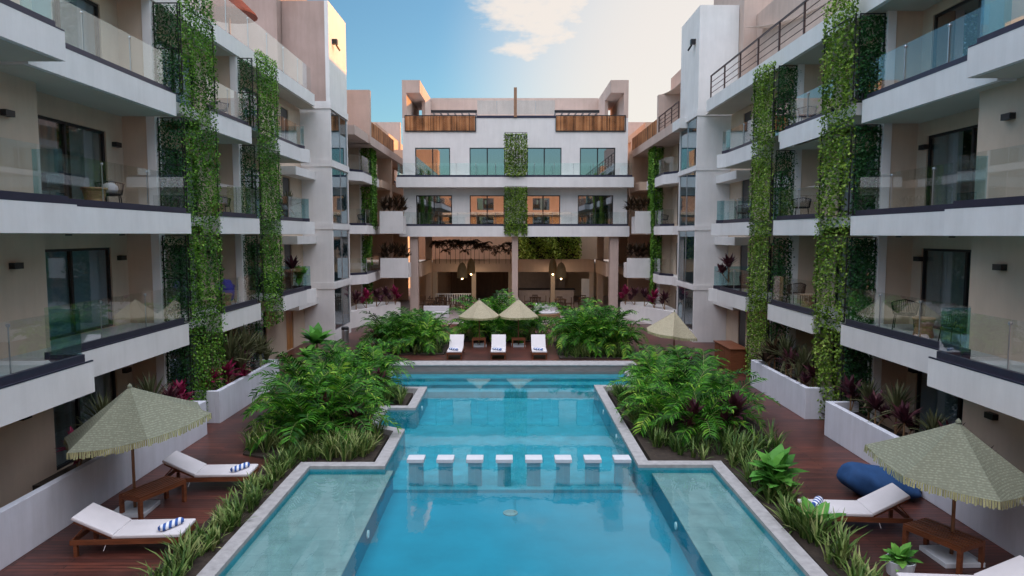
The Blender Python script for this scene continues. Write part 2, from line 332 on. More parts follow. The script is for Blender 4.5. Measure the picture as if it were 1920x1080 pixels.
    def build(s, name, m, parent=None, smooth=False, bevel=0):
        o = bpy.data.objects.new(name, s.mesh(name, m, smooth)); S.collection.objects.link(o)
        if parent:
            o.parent = parent
            if parent.get('_w'): o.matrix_parent_inverse = Matrix.Translation(-Vector(parent['_w']))
            elif parent.parent is None and parent.get('_l') is None: pass
        if bevel:
            b = o.modifiers.new('bevel', 'BEVEL'); b.width = bevel; b.segments = 2; b.limit_method = 'ANGLE'
        return o
def tag(o, label=None, cat=None, group=None, kind=None):
    if label: o['label'] = label
    if cat: o['category'] = cat
    if group: o['group'] = group
    if kind: o['kind'] = kind
    return o
def empty(name, loc=(0, 0, 0), rz=0, world=False):
    o = bpy.data.objects.new(name, None); S.collection.objects.link(o); o.location = loc; o.rotation_euler = (0, 0, rz)
    o.empty_display_size = .2
    if world: o['_w'] = tuple(loc)     # parts are written in world coordinates
    return o
def kids(root):
    return list(root.children)
def copy_tree(o, parent=None):
    c = o.copy(); S.collection.objects.link(c)
    if parent: c.parent = parent; c.matrix_parent_inverse = o.matrix_parent_inverse.copy()
    for ch in kids(o): copy_tree(ch, c)
    return c
def struct(name, mb, m): return tag(mb.build(name, m), kind='structure')

# ================================================================== SETTING
g = MB(); g.poly([(-900, -600, -2.0), (900, -600, -2.0), (900, 1200, -2.0), (-900, 1200, -2.0)])
struct('ground', g, 'ground')
WZ = .08      # water level
pool_out = [(-5.22, -4), (-5.22, 16.5), (-3.38, 16.5), (-3.38, 19.2), (-4.3, 19.7), (-4.3, 22.1), (-3.40, 22.1), (-3.40, 24.6), (-5.1, 24.6), (-5.1, 28.0),
            (5.0, 28.0), (5.0, 24.9), (3.45, 24.9), (3.45, 16.6), (5.28, 16.6), (5.28, -4)]
# deck: outer frame as strips around the pool and beds
d = MB()
for x0, x1, y0, y1 in ((-13, -5.3, -6, 43.7), (5.35, 13, -6, 43.7), (-5.3, 5.35, 28.85, 43.7), (-5.3, 5.35, -6, -4.1)):
    d.box(x0, x1, y0, y1, -.3, 0)
struct('deck', d, 'deck')
p = MB(); p.box(-14, 14, 43.7, 75, -.3, .02); struct('paving', p, 'paving')
for nm_, pts in (('planting_bed_soil', [(-3.5, 16.7), (-5.3, 16.7), (-7.05, 17.45), (-7.35, 20), (-7.3, 29.0), (-5.3, 28.2), (-5.3, 24.7), (-3.55, 24.3), (-3.55, 22.3), (-4.5, 22.0), (-4.5, 19.8), (-3.5, 19.1)]),
                 ('planting_bed_soil', [(3.6, 16.8), (5.4, 16.8), (7.1, 17.4), (7.5, 20), (7.3, 28.3), (5.3, 28.2), (5.3, 24.8), (3.6, 24.7)]),
                 ('planting_bed_soil', [(-5.3, 6), (-6.15, 6), (-6.1, 12), (-6.2, 16.7), (-5.3, 16.7)]),
                 ('planting_bed_soil', [(5.4, 6), (6.2, 6), (6.15, 12), (6.2, 16.8), (5.4, 16.8)]),
                 ('planting_bed_soil', [(-7.2, 32.4), (-3.2, 32.4), (-3.2, 36.4), (-7.2, 36.4)]),
                 ('planting_bed_soil', [(2.3, 31.3), (5.9, 31.3), (5.9, 36.2), (2.3, 36.2)]),
                 ('planting_bed_soil', [(-2.8, 36.4), (1.9, 36.4), (1.9, 39.4), (-2.8, 39.4)])):
    struct(nm_, MB().prism(pts, -.35, .05), 'soil')
# pool shell
f = MB(); f.poly([(-5.2, -3.9, -.62), (5.2, -3.9, -.62), (5.2, 17, -.62), (-5.2, 17, -.62)]); struct('pool_floor', f, 'pooldeep')
f = MB(); f.box(-5.2, 5.2, 16.45, 28.2, -1.5, -.54); struct('pool_floor', f, 'pool')
f = MB(); f.box(-5.2, -2.93, -3.95, 16.48, -1.35, -.09); f.box(3.5, 5.26, -3.95, 16.58, -1.35, -.09); struct('pool_shelf_body', f, 'pooldeep')
f = MB(); f.box(-5.19, -2.92, -3.94, 16.47, -.088, -.06); f.box(3.49, 5.25, -3.94, 16.57, -.088, -.06); struct('pool_shelf', f, 'shelf')
f = MB(); f.box(-4.98, 4.9, 27.2, 27.99, -.53, -.02); f.box(-4.98, 4.9, 26.6, 27.2, -.53, -.16); f.box(-4.98, 4.9, 26.0, 26.6, -.53, -.3); struct('pool_steps', f, 'pool')
def offset_poly(pts, dist):
    k = len(pts); a = sum(pts[i][0] * pts[(i + 1) % k][1] - pts[(i + 1) % k][0] * pts[i][1] for i in range(k)); sg = 1 if a < 0 else -1
    out_ = []
    for i in range(k):
        p0, p1, p2 = Vector(pts[i - 1]), Vector(pts[i]), Vector(pts[(i + 1) % k])
        e1 = (p1 - p0).normalized(); e2 = (p2 - p1).normalized()
        n1 = Vector((-e1.y, e1.x)) * sg; n2 = Vector((-e2.y, e2.x)) * sg
        nn = (n1 + n2); nn = nn / max(.3, nn.dot(n1)); out_.append(tuple(p1 + nn * dist))
    return out_
inner = offset_poly(pool_out, -.30)
cp = MB(); K = len(pool_out)
for i in range(K - 1):
    if pool_out[i][1] > 26 and pool_out[i + 1][1] > 26: continue
    a, b, c, e = pool_out[i], pool_out[i + 1], inner[i + 1], inner[i]
    n = len(cp.v)
    cp.v += [(q[0], q[1], .15) for q in (a, b, c, e)] + [(q[0], q[1], -1.4) for q in (a, b, c, e)]
    cp.f += [(n, n + 1, n + 2, n + 3), (n + 3, n + 2, n + 6, n + 7), (n + 1, n, n + 4, n + 5)]
struct('pool_coping', cp, 'stone')
liner = offset_poly(pool_out, -.304); lm = MB()
for i in range(K):
    a, b = liner[i], liner[(i + 1) % K]
    if a[1] > 26 and b[1] > 26: continue
    lm.poly([(a[0], a[1], -.7), (b[0], b[1], -.7), (b[0], b[1], WZ - .015), (a[0], a[1], WZ - .015)])
struct('pool_lining', lm, 'pool')
f = MB(); f.box(-5.35, 5.25, 28.0, 28.84, -.9, .33); struct('pool_end_ledge', f, 'endstone')
f = MB(); f.box(-5.4, 5.3, 27.97, 28.9, .334, .375); struct('pool_end_coping', f, 'stone')
w = MB()
# water sheet follows the inner outline
w.poly([(x, y, WZ) for x, y in [(-4.95, -4), (4.98, -4), (4.98, 16.3), (-4.95, 16.3)]])
w.poly([(x, y, WZ) for x, y in [(-3.1, 16.3), (3.2, 16.3), (3.2, 27.98), (-3.1, 27.98)]])
w.poly([(x, y, WZ) for x, y in [(-4.05, 19.75), (-3.1, 19.2), (-3.1, 22.1), (-4.05, 22.1)]])
w.poly([(x, y, WZ) for x, y in [(-4.98, 24.6), (-3.1, 24.6), (-3.1, 27.98), (-4.98, 27.98)]])
w.poly([(x, y, WZ) for x, y in [(3.2, 24.9), (4.9, 24.9), (4.9, 27.98), (3.2, 27.98)]])
struct('water', w, 'water')

for (x, y, w_) in ((-1.0, 11.9, 'left of the two near the camera'), (1.55, 11.95, 'right of the two near the camera'), (0, 15.2, 'in front of the white blocks')):
    dz = -.619; o = MB().lathe([(.17, 0), (.17, .02), (.11, .03), (.1, .022)], 20).build('drain_cover', 'shelf'); o.location = (x, y, dz)
    tag(o, 'round drain cover on the pool floor, ' + w_, 'drain')
for i, (x, y, nx) in enumerate(((-3.05, 22.9, 1), (3.14, 22.4, -1), (3.14, 19.6, -1), (-2.92, 13.4, 1), (3.49, 13.8, -1))):
    o = MB().tube((0, 0, 0), (nx * .03, 0, 0), .085, .075, k=16).build('pool_lamp', 'signwhite'); o.location = (x, y, -.15 if abs(x) > 3 and y > 16 else -.3)
    tag(o, ('small round white lamp in the left pool wall' if x < 0 else 'small round white lamp in the right pool wall') + (', far section' if y > 16 else ', under the near shelf edge'), 'pool lamp', 'round lamps in the pool walls ' + ('left' if x < 0 else 'right') + (' far' if y > 16 else ' near'))
# ------------------------------------------------------------------ stepping blocks
for i in range(8):
    o = MB().box(-.215, .215, -.19, .19, -.10, 0).build('stepping_block', 'base', bevel=.012)
    o.location = (-2.39 + i * .745, 16.8, .175)
    MB().box(-.17, .17, -.13, .13, -.78, -.102).build('plinth', 'pool', o)
    tag(o, 'white square block rising from the water, one of the row of eight across the pool', 'pool block', 'white blocks in a row across the pool')

# ================================================================== BUILDINGS
def add(parent, name, mb, m, label=None, **k):
    o = mb.build(name, m, parent, **k)
    if parent.parent is not None or parent.get('_w') is None:
        # sub-part: world coordinates under a part that already sits in world space
        root = parent
        o.matrix_parent_inverse = parent.matrix_parent_inverse.inverted() if False else Matrix.Identity(4)
    if label: o['label'] = label
    return o
def rail(parent, a, b, z, h=1.07, m='glass', step=1.5, posts=True, chan=True):
    """frameless glass railing from a to b (xy), as sub-parts of a balcony"""
    a = Vector(a); b = Vector(b); Ln = (b - a).length; d_ = (b - a) / Ln; n_ = Vector((-d_.y, d_.x))
    if chan:
        c = MB(); q = [a + n_ * .045, b + n_ * .045, b - n_ * .045, a - n_ * .045]; c.prism([tuple(v) for v in q], z, z + .15); add(parent, 'rail_channel', c, 'channel')
    k = max(1, round(Ln / step))
    for i in range(k):
        p0 = a + d_ * (Ln * i / k + .012); p1 = a + d_ * (Ln * (i + 1) / k - .012)
        c = MB(); q = [p0 + n_ * .006, p1 + n_ * .006, p1 - n_ * .006, p0 - n_ * .006]; c.prism([tuple(v) for v in q], z + .1, z + h); add(parent, 'glass_pane', c, m)
        if posts and i:
            c = MB(); p_ = a + d_ * (Ln * i / k) + n_ * .02; c.tube((p_.x, p_.y, z + .02), (p_.x, p_.y, z + h - .06), .013, k=6)
            c.lathe([(.03, z + h - .1), (.035, z + h - .07), (.03, z + h - .04)], 8, (p_.x, p_.y)); add(parent, 'rail_post', c, 'steel')
def curtain(parent, axis, c, u0, u1, z0, z1, m='curtain', amp=.05, name='curtain'):
    mb = MB(); k = max(8, int((u1 - u0) / .045)); n = 0; ph = random.random() * 6
    for i in range(k + 1):
        u = u0 + (u1 - u0) * i / k; o = amp * (sin(u * 21 + ph) + .5 * sin(u * 33 + 2 * ph))
        for z in (z0, z1): mb.v.append((c + o, u, z) if axis == 'x' else (u, c + o, z))
    for i in range(k): mb.f.append((2 * i, 2 * i + 2, 2 * i + 3, 2 * i + 1))
    return add(parent, name, mb, m, smooth=True)
def sliding_door(bld, axis, c, into, u0, u1, z0, z1, style='curtain', glass='window', leaves=2, name='sliding_door'):
    """frame + panes set in an opening; 'into' = sign of the direction into the room"""
    fr = MB(); t = .07; w0 = c + into * .04; w1 = c + into * .12
    def bx(mb, a0, a1, za, zb, p0=w0, p1=w1):
        mb.box(p0, p1, a0, a1, za, zb) if axis == 'x' else mb.box(a0, a1, p0, p1, za, zb)
    e_ = .004
    bx(fr, u0 + e_, u0 + t, z0 + e_, z1 - e_); bx(fr, u1 - t, u1 - e_, z0 + e_, z1 - e_); bx(fr, u0 + t, u1 - t, z1 - t, z1 - e_); bx(fr, u0 + t, u1 - t, z0 + e_, z0 + t)
    for i in range(1, leaves): um = u0 + (u1 - u0) * i / leaves; bx(fr, um - .04, um + .04, z0 + t, z1 - t)
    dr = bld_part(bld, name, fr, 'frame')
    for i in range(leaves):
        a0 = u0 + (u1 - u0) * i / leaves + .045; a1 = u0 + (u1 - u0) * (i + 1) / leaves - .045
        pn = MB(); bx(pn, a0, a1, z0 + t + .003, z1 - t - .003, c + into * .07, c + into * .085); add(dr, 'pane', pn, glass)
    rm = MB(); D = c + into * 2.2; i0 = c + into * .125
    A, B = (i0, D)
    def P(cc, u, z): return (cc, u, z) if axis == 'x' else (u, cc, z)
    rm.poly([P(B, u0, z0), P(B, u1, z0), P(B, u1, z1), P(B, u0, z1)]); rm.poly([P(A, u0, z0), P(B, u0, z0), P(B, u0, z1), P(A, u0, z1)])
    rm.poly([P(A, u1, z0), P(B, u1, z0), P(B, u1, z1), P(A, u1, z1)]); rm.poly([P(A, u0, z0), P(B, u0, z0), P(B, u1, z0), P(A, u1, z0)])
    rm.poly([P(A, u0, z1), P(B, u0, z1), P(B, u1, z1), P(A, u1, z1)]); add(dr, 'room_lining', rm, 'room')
    if style == 'curtain':
        g1 = u0 + (u1 - u0) * random.uniform(.40, .5); g2 = u0 + (u1 - u0) * random.uniform(.55, .68)
        curtain(dr, axis, c + into * .18, u0 + .05, g1, z0 + .03, z1 - .03); curtain(dr, axis, c + into * .18, g2, u1 - .05, z0 + .03, z1 - .03)
    elif style == 'sheer': curtain(dr, axis, c + into * .18, u0 + .05, u1 - .05, z0 + .03, z1 - .03)
    elif style == 'blind': curtain(dr, axis, c + into * .14, u0 + .05, u1 - .05, z0 + .03, z1 - .03, 'blind', .004, 'blind')
    return dr
def bld_part(bld, name, mb, m, **k): return mb.build(name, m, bld, **k)
def wall_lamp(bld, x, y, z, nx=0, ny=0):
    mb = MB(); mb.box(x + nx * .0, x + nx * .13 if nx else x + .13, y if ny else y - .13, y + ny * .13 if ny else y + .13, z, z + .13) if nx else mb.box(x - .13, x + .13, y, y + ny * .13, z, z + .13)
    return bld_part(bld, 'wall_lamp', mb, 'frame')

def wing(s):
    left = s < 0
    bld = empty('hotel_wing', (s * 12, 20, 0), 0, True)
    tag(bld, 'left white hotel wing with stacked glass-railed balconies' if left else 'right white hotel wing with stacked glass-railed balconies', 'building', None)
    FZ = [(2.6, 3.23), (5.83, 6.4), (9.2, 9.77), (12.4, 13.0)] if left else [(2.6, 3.2), (5.78, 6.33), (9.0, 9.6), (12.1, 12.7)]
    XF = [dict(A=8.5, B=9.38, C=9.45, D=9.5), dict(A=8.68, B=9.2, C=9.4, D=9.5), dict(A=8.75, B=9.5, C=9.6, D=9.65), None] if left else \
         [dict(A=8.86, B=9.64, C=9.74, D=9.84), dict(A=9.05, B=9.8, C=9.85, D=9.9), dict(A=9.36, B=10.0, C=10.05, D=10.1), None]
    YB = dict(A=(-6, 13.65 if left else 14.2), B=(13.65 if left else 14.2, 19.6), C=(22.1 if left else 21.7, 25.5), D=(28.2, 32.25 if left else 32.8))
    XB = 11.1 if left else 11.65; XA = 10.5 if left else 10.4; FIN = 10.15 if left else 10.65
    fins = (19.66, 25.66)
    floors = [0] + [z[1] for z in FZ]; tops = [z[0] for z in FZ]
    # back walls with door openings, one wall slab per bay
    doors = []
    DB = {'A': (8.2, 13.0), 'B': (15.55, 18.85 if left else 19.2), 'C': (21.6, 24.3), 'D': (28.6, 30.6)}
    for bay in 'ABCD':
        X = XA if bay == 'A' else XB
        u0, u1 = {'A': (-6, 15.3), 'B': (15.3, 19.66), 'C': (19.9, 25.66), 'D': (25.9, 36.3)}[bay]
        holes = []
        for lv in range(4):
            z0 = floors[lv] + .02; z1 = (tops[lv] - .15) if lv == 0 else z0 + 2.2
            holes.append((DB[bay][0], DB[bay][1], z0, z1))
            if bay == 'A': holes.append((1.5, 6.3, z0, z1)); holes.append((-5, -.5, z0, z1))
            if bay == 'D': holes.append((33.3, 34.4, z0, z1))
        mb = MB().wall('x', s * X, s * (X + .25), u0, u1, 0, tops[3], holes)
        bld_part(bld, 'wall', mb, 'tan')
        for h in holes:
            lv = min(range(4), key=lambda i: abs(floors[i] - h[2]))
            if h[0] == 33.3:
                q = MB().box(s * (X + .05), s * (X + .12), h[0] + .003, h[1] - .003, h[2] + .003, h[3] - .003)
                bld_part(bld, 'entrance_door', q, 'litwood' if lv == 0 and left else 'frame'); continue
            st = {('B', 1): 'blind' if left else 'sheer', ('B', 2): 'curtain', ('A', 1): 'blind', ('A', 2): 'blind'}.get((bay, lv), random.choice(['sheer', 'curtain', 'blind']))
            if lv == 3: st = 'blind'
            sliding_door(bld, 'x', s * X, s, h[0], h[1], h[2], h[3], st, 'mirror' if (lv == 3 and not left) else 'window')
    # step wall between pier A and bay B
    bld_part(bld, 'wall', MB().box(s * (XA + .25), s * (XB + .25), 15.05, 15.3, 0, tops[3]), 'tan')
    # fins between bays with a pale end pillar
    for fy in fins:
        bld_part(bld, 'partition_wall', MB().box(s * FIN, s * XB, fy, fy + .24, 0, tops[3] - .005), 'tan')
        bld_part(bld, 'pillar', MB().box(s * (FIN - .003), s * (FIN + .24), fy - .04, fy + .28, 0, tops[3] - .01), 'white')
    # slot behind the hanging vines
    # ground floor pillars nearer the camera and window wall
    for lv in range(3):
        zb, zt = FZ[lv]
        for bay in 'ABCD':
            y0, y1 = YB[bay]; xf = XF[lv][bay]; xb = XA if bay == 'A' else XB
            mb = MB()
            yb0 = {'A': y0, 'B': y0, 'C': 20.0, 'D': 26.0}[bay]; yb1 = {'A': 15.0, 'B': 19.6, 'C': 25.6, 'D': 32.2}[bay]
            # fascia slab (front 0.18 m) then the floor slab behind it
            fz = zb if bay == 'A' else zb - .04 if lv == 2 else zb
            if bay == 'D': pts = [(s * xf, y0), (s * xf, y1 - .7), (s * (xf - .22), y1 - .1), (s * (xf - .22), y1), (s * (xb - .01), y1), (s * (xb - .01), y0)]
            elif bay == 'C': pts = [(s * (xf + .02), y0), (s * xf, y1), (s * 10.0, y1), (s * 10.0, y0)]
            else: pts = [(s * xf, y0 + (.003 if bay == 'B' else 0)), (s * xf, y1), (s * (xb - .01), y1), (s * (xb - .01), y0 + (.003 if bay == 'B' else 0))]
            mb.prism(pts, fz, zt)
            if bay == 'C': mb.box(s * 10.003, s * (XB - .01), 19.92, 25.64, zb + .25, zt - .002)
            if bay == 'B': pass
            bal = bld_part(bld, 'balcony', mb, 'white')
            fl = MB(); fl.box(s * (xf + .16), s * (xb - .02), yb0 + .06 if bay != 'C' else y0 + .02, y1 - .04, zt + .003, zt + .012); add(bal, 'floor_tiles', fl, 'floor')
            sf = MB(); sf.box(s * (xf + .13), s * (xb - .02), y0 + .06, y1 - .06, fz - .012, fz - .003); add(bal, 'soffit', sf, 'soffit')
            # trim line on fascia top edge
            tr = MB(); tr.box(s * (xf - .004), s * (xf + .035), y0 + .01, y1 - (.7 if bay == 'D' else .01), zt + .002, zt + .03); add(bal, 'edge_trim', tr, 'channel')
            gx = xf + .14; ztt = zt + .012
            if bay == 'A':
                rail(bal, (s * gx, y0 + .1), (s * gx, y1 - .12), ztt, step=2.0)
                rail(bal, (s * gx, y1 - .14), (s * (gx + .62), y1 - .14), ztt, 1.07, 'sideglass', 3, False)
            elif bay == 'B':
                rail(bal, (s * gx, y0 + .1), (s * gx, y1 - .06), ztt, step=1.75)
            elif bay == 'C':
                rail(bal, (s * gx, y0 + .06), (s * gx, y1 - .06), ztt, step=1.5)
            else:
                rail(bal, (s * gx, y0 + .06), (s * gx, y1 - .8), ztt, step=1.5)
                rail(bal, (s * gx, y1 - .8), (s * (gx - .15), y1 - .2), ztt, step=2, posts=False)
                rail(bal, (s * (gx - .15), y1 - .14), (s * (XB - .1), y1 - .14), ztt, 1.07, 'sideglass', 1.6, True)
        # small canopy by the tower
        bld_part(bld, 'canopy_slab', MB().box(s * (XB - .01), s * (XB - .75), 33.0, 36.28, zb - .5, zb - .1), 'white')
    # roof slab / terrace edge
    XR = 10.1 if left else 10.12
    zb, zt = FZ[3]
    rf = bld_part(bld, 'roof', MB().box(s * XR, s * 22, -6, 35.6, zb, zt), 'white')
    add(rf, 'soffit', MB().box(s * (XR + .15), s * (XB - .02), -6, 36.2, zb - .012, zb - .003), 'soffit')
    if left:
        rail(rf, (s * (XR + .1), -5.9), (s * (XR + .1), 35.3), zt + .003, 1.25, step=2.05, chan=False)
    else:
        br = MB(); x = s * (XR + .1)
        for k in range(0, 15):
            y = 35.2 - k * 2.2; br.box(x - .03, x + .03, y - .035, y + .035, zt, zt + 1.12)
        for z in (.28, .55, .82): br.tube((x, 35.2, zt + z), (x, -4, zt + z), .018, k=6)
        br.box(x - .035, x + .035, -4, 35.24, zt + 1.121, zt + 1.18); add(rf, 'bar_railing', br, 'brownrail')
    # penthouse volume
    if left: bld_part(bld, 'penthouse', MB().box(-11.95, -22, 35.62, 41, 9, 20.5), 'mauvedark')
    else:
        bld_part(bld, 'penthouse', MB().box(11.95, 22, 35.62, 41, 9, 21), 'mauve')
        bld_part(bld, 'penthouse', MB().box(12.6, 22, 8, 35.6, zt + .002, 17), 'mauve')
    # main mass behind
    bld_part(bld, 'wall', MB().box(s * (XB + 2.6), s * 22, -6, 36, -.2, tops[3] - .02), 'white')
    # wall lamps on piers and in the bays
    for lv in range(3):
        z = floors[lv] + 1.85
        wall_lamp(bld, s * XA, 14.3, z, nx=-s); wall_lamp(bld, s * XB, 19.25, z, nx=-s); wall_lamp(bld, s * XB, 24.9, z, nx=-s); wall_lamp(bld, s * XB, 32.0, z, nx=-s)
        # soffit downlights
        if lv < 2:
            for yy in (16, 18.2): bld_part(bld, 'downlight', MB().lathe([(.07, FZ[lv + 1][0] - .05), (.07, FZ[lv + 1][0] - .02)], 10, (s * 10.4, yy)), 'frame')
    return bld
left_wing = wing(-1); right_wing = wing(1)

def tower(s):
    left = s < 0
    t = empty('stair_tower', (s * 10.5, 38, 0), 0, True)
    tag(t, 'tall white stair tower with green glass shaft, left of the rear block' if left else 'tall white stair tower with green glass shaft, right of the rear block', 'tower')
    xi = -9.5 if left else 9.88; xo = s * 11.93; Y0, Y1 = 36.3, 40.1; top = 17.95 if left else 17.72
    B = [(2.89, 3.23), (6.09, 6.4), (9.4, 9.75), (12.42, 12.8)] if left else [(2.83, 3.1), (6.03, 6.27), (9.2, 9.46), (12.05, 12.4)]
    holes = [(Y0 + .18, Y1 - .18, .6, B[0][0])] + [(Y0 + .18, Y1 - .18, B[i][1], B[i + 1][0]) for i in range(3)]
    bld_part(t, 'wall', MB().wall('x', xi, xi + s * .2, Y0, Y1, 0, top, holes), 'white')
    fr = MB().box(xi + s * .2, xo, Y0, Y0 + .2, 0, 12.6); bld_part(t, 'wall', fr, 'white')
    bld_part(t, 'wall', MB().box(xi + s * .2, xo, Y0, Y0 + .2, 12.6, top), 'mauvedark' if left else 'white')
    bld_part(t, 'wall', MB().box(xo - s * .2, xo, Y0 + .2, Y1, 0, top), 'white')
    bld_part(t, 'wall', MB().box(xi + s * .2, xo, Y1 - .1, Y1, 0, top - .01), 'white')
    bld_part(t, 'roof', MB().box(xi + s * .2, xo - s * .2, Y0 + .2, Y1 - .1, 12.7, 12.9), 'white')
    for a, b in B:   # projecting bands
        mb = MB(); e = .05
        mb.box(xi - s * e, xo, Y0 - e, Y0 - .002, a, b); mb.box(xi - s * e, xi - s * .002, Y0 - .002, Y1 + e, a, b); bld_part(t, 'band', mb, 'white')
    for (u0, u1, z0, z1) in holes:
        fr = MB(); x0 = xi + s * .02; x1 = xi + s * .08
        for a, b, c, d_ in ((u0, u0 + .05, z0, z1), (u1 - .05, u1, z0, z1), (u0, u1, z1 - .05, z1), (u0, u1, z0, z0 + .05)): fr.box(x0, x1, a, b, c, d_)
        um = u0 + (u1 - u0) * .56; fr.box(x0, x1, um - .02, um + .02, z0, z1)
        wn = bld_part(t, 'window', fr, 'steel')
        add(wn, 'pane', MB().box(xi + s * .045, xi + s * .055, u0 + .05, u1 - .05, z0 + .05, z1 - .05), 'tower_glass')
        # stair flight inside
        st = MB()
        for k in range(9):
            st.box(xi + s * 1.2, xi + s * 2.1, u0 + .1 + k * .3, u0 + .4 + k * .3, z0 + .25 + k * .2 if z0 > .6 else .2 + k * .2, z0 + .42 + k * .2 if z0 > .6 else .37 + k * .2)
        bld_part(t, 'stair_flight', st, 'white')
        bld_part(t, 'landing', MB().box(xi + s * .22, xo - s * .22, Y0 + .22, Y0 + 1.0, z1 - .15, z1 + .1), 'white')
    # small spot lamp high up
    bld_part(t, 'spot_lamp', MB().box(xi - s * .25, xi, 37.0, 37.25, 15.95, 16.2).tube((xi - s * .2, 37.1, 15.9), (xi - s * .3, 37.4, 15.7), .05), 'frame')
    return t
tower(-1); rt = tower(1)
# little green sign on the right tower front
sg = MB().box(11.0, 11.26, 36.27, 36.29, 2.05, 2.32).build('wall_sign', 'signwhite'); tag(sg, 'small green and white sign on the right stair tower wall', 'sign')
sg2 = MB().box(11.02, 11.24, 36.262, 36.268, 2.12, 2.25).build('sign_face', 'signgreen', sg)

# ------------------------------------------------------------------ rear wings beside the towers
def rear_wing(s):
    left = s < 0
    b = empty('rear_wing', (s * 12, 50, 0), 0, True)
    tag(b, 'rear hotel wing behind the left stair tower with bamboo roof screen' if left else 'rear hotel wing behind the right stair tower with bar-railed roof', 'building')
    FZ = [(2.6, 3.2), (5.85, 6.4), (9.2, 9.75)] if left else [(2.6, 3.15), (5.8, 6.35), (9.0, 9.6)]
    xf = 9.35 if left else 9.7; XB = 11.0
    tops = 12.0
    holes = []
    for z0 in (.02, FZ[0][1] + .02, FZ[1][1] + .02, FZ[2][1] + .02): holes.append((43.0, 45.0, z0, z0 + 2.1)); holes.append((50.6, 52.4, z0, z0 + 2.1))
    bld_part(b, 'wall', MB().wall('x', s * XB, s * (XB + .25), 40.2, 75, 0, tops, holes), 'tan')
    for h in holes: sliding_door(b, 'x', s * XB, s, *h, random.choice(['sheer', 'blind', 'curtain']))
    bld_part(b, 'partition_wall', MB().box(s * 10.1, s * XB, 46.6, 46.85, 0, tops), 'tan')
    bld_part(b, 'pillar', MB().box(s * 10.095, s * 10.3, 46.56, 46.89, 0, tops - .01), 'white')
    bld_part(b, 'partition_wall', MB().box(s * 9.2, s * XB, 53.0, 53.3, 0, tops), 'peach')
    for lv, (zb, zt) in enumerate(FZ):
        mb = MB(); y0 = 44.3 if lv < 2 else 43.5
        mb.prism([(s * (XB - .02), 40.2), (s * 10.3, 40.2), (s * 10.3, y0 - 1.2), (s * (xf), y0), (s * (xf + .1), 49.2), (s * (XB - .02), 49.2)], zb, zt)
        bal = bld_part(b, 'balcony', mb, 'white')
        add(bal, 'soffit', MB().box(s * (xf + .2), s * (XB - .03), y0 + .2, 49.1, zb - .012, zb - .003), 'soffit')
        rail(bal, (s * (xf + .1), y0 + .05), (s * (xf + .2), 49.1), zt + .003, step=1.5)
        rail(bal, (s * 10.38, y0 - 1.1), (s * (xf + .1), y0 + .02), zt + .003, step=1.5)
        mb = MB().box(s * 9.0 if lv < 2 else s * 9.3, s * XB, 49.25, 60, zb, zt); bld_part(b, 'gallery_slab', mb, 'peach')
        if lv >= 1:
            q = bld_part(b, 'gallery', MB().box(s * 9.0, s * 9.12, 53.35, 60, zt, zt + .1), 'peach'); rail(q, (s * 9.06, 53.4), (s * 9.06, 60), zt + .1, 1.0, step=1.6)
    # roof edge
    zr = 11.9 if left else 12.0
    bld_part(b, 'roof', MB().box(s * 9.1 if left else s * 9.45, s * 20, 40.15, 75, zr - .25, zr + .3), 'mauve')
    if left: bld_part(b, 'penthouse', MB().box(-10.8, -8.98, 44, 44.4, zr - .25, 15.0), 'mauve')
    else: bld_part(b, 'penthouse', MB().box(11.5, 9.45, 44, 44.4, zr + .3, 14.7), 'mauve'); 
    x = -9.12 if left else 9.5
    sl = MB(); y = 44.5; 
    while y < 53.5:
        ww = random.uniform(.05, .09); sl.box(x - .02, x + .02, y, y + ww, zr + .32, zr + 1.25 + random.uniform(-.03, .02)); y += ww + .012
    bld_part(b, 'bamboo_screen', sl, 'bamboo')
    if not left:
        br = MB()
        for yy in (38.9, 40.6, 42.3, 44.0): br.box(x - .03, x + .03, yy - .03, yy + .03, zr + .3, zr + 1.25)
        for z in (.55, .8, 1.02): br.tube((x, 38.9, zr + z), (x, 44, zr + z), .018, k=6)
        br.box(x - .03, x + .03, 38.9, 44.03, zr + 1.25, zr + 1.31); bld_part(b, 'bar_railing', br, 'brownrail')
        bld_part(b, 'roof', MB().box(9.45, 11, 38.5, 40.14, zr - .25, zr + .3), 'white')
    if not left: bld_part(b, 'penthouse', MB().box(13, 20, 40.2, 56, zr + .31, 18.4), 'mauve')  # hidden volume added to block the low sun from the left wing
    # distant upper storey, warm sunlight put into its wall colour
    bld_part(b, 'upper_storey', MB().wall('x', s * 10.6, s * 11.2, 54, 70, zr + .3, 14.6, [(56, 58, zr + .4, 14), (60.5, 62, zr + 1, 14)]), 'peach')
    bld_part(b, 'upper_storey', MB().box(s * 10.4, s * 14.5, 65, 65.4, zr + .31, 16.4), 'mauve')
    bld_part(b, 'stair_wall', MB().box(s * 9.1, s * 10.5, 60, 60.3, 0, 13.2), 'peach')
    return b
rear_wing(-1); rear_wing(1)
# planter bridges between rear wings and the rear block
def leafy(name, n, w, h, spread, mat_, seed, tuftlen=.5, stems=True): ...
for s in (-1, 1):
    for lv, (z0, z1) in enumerate(((2.81, 4.18), (5.88, 7.42))):
        x0, x1 = (-9.03, -7.1 if lv == 0 else -7.42) if s < 0 else (8.62 if lv else 8.1, 9.75)
        o = MB().box(x0, x1, 47, 47.12, z0, z1).box(x0, x1, 47.12, 48.4, z0, z1 - .35).build('planter_wall', 'white')
        tag(o, f"{'upper' if lv else 'lower'} white parapet planter bridging to the rear block, {'left' if s < 0 else 'right'} side", 'planter')

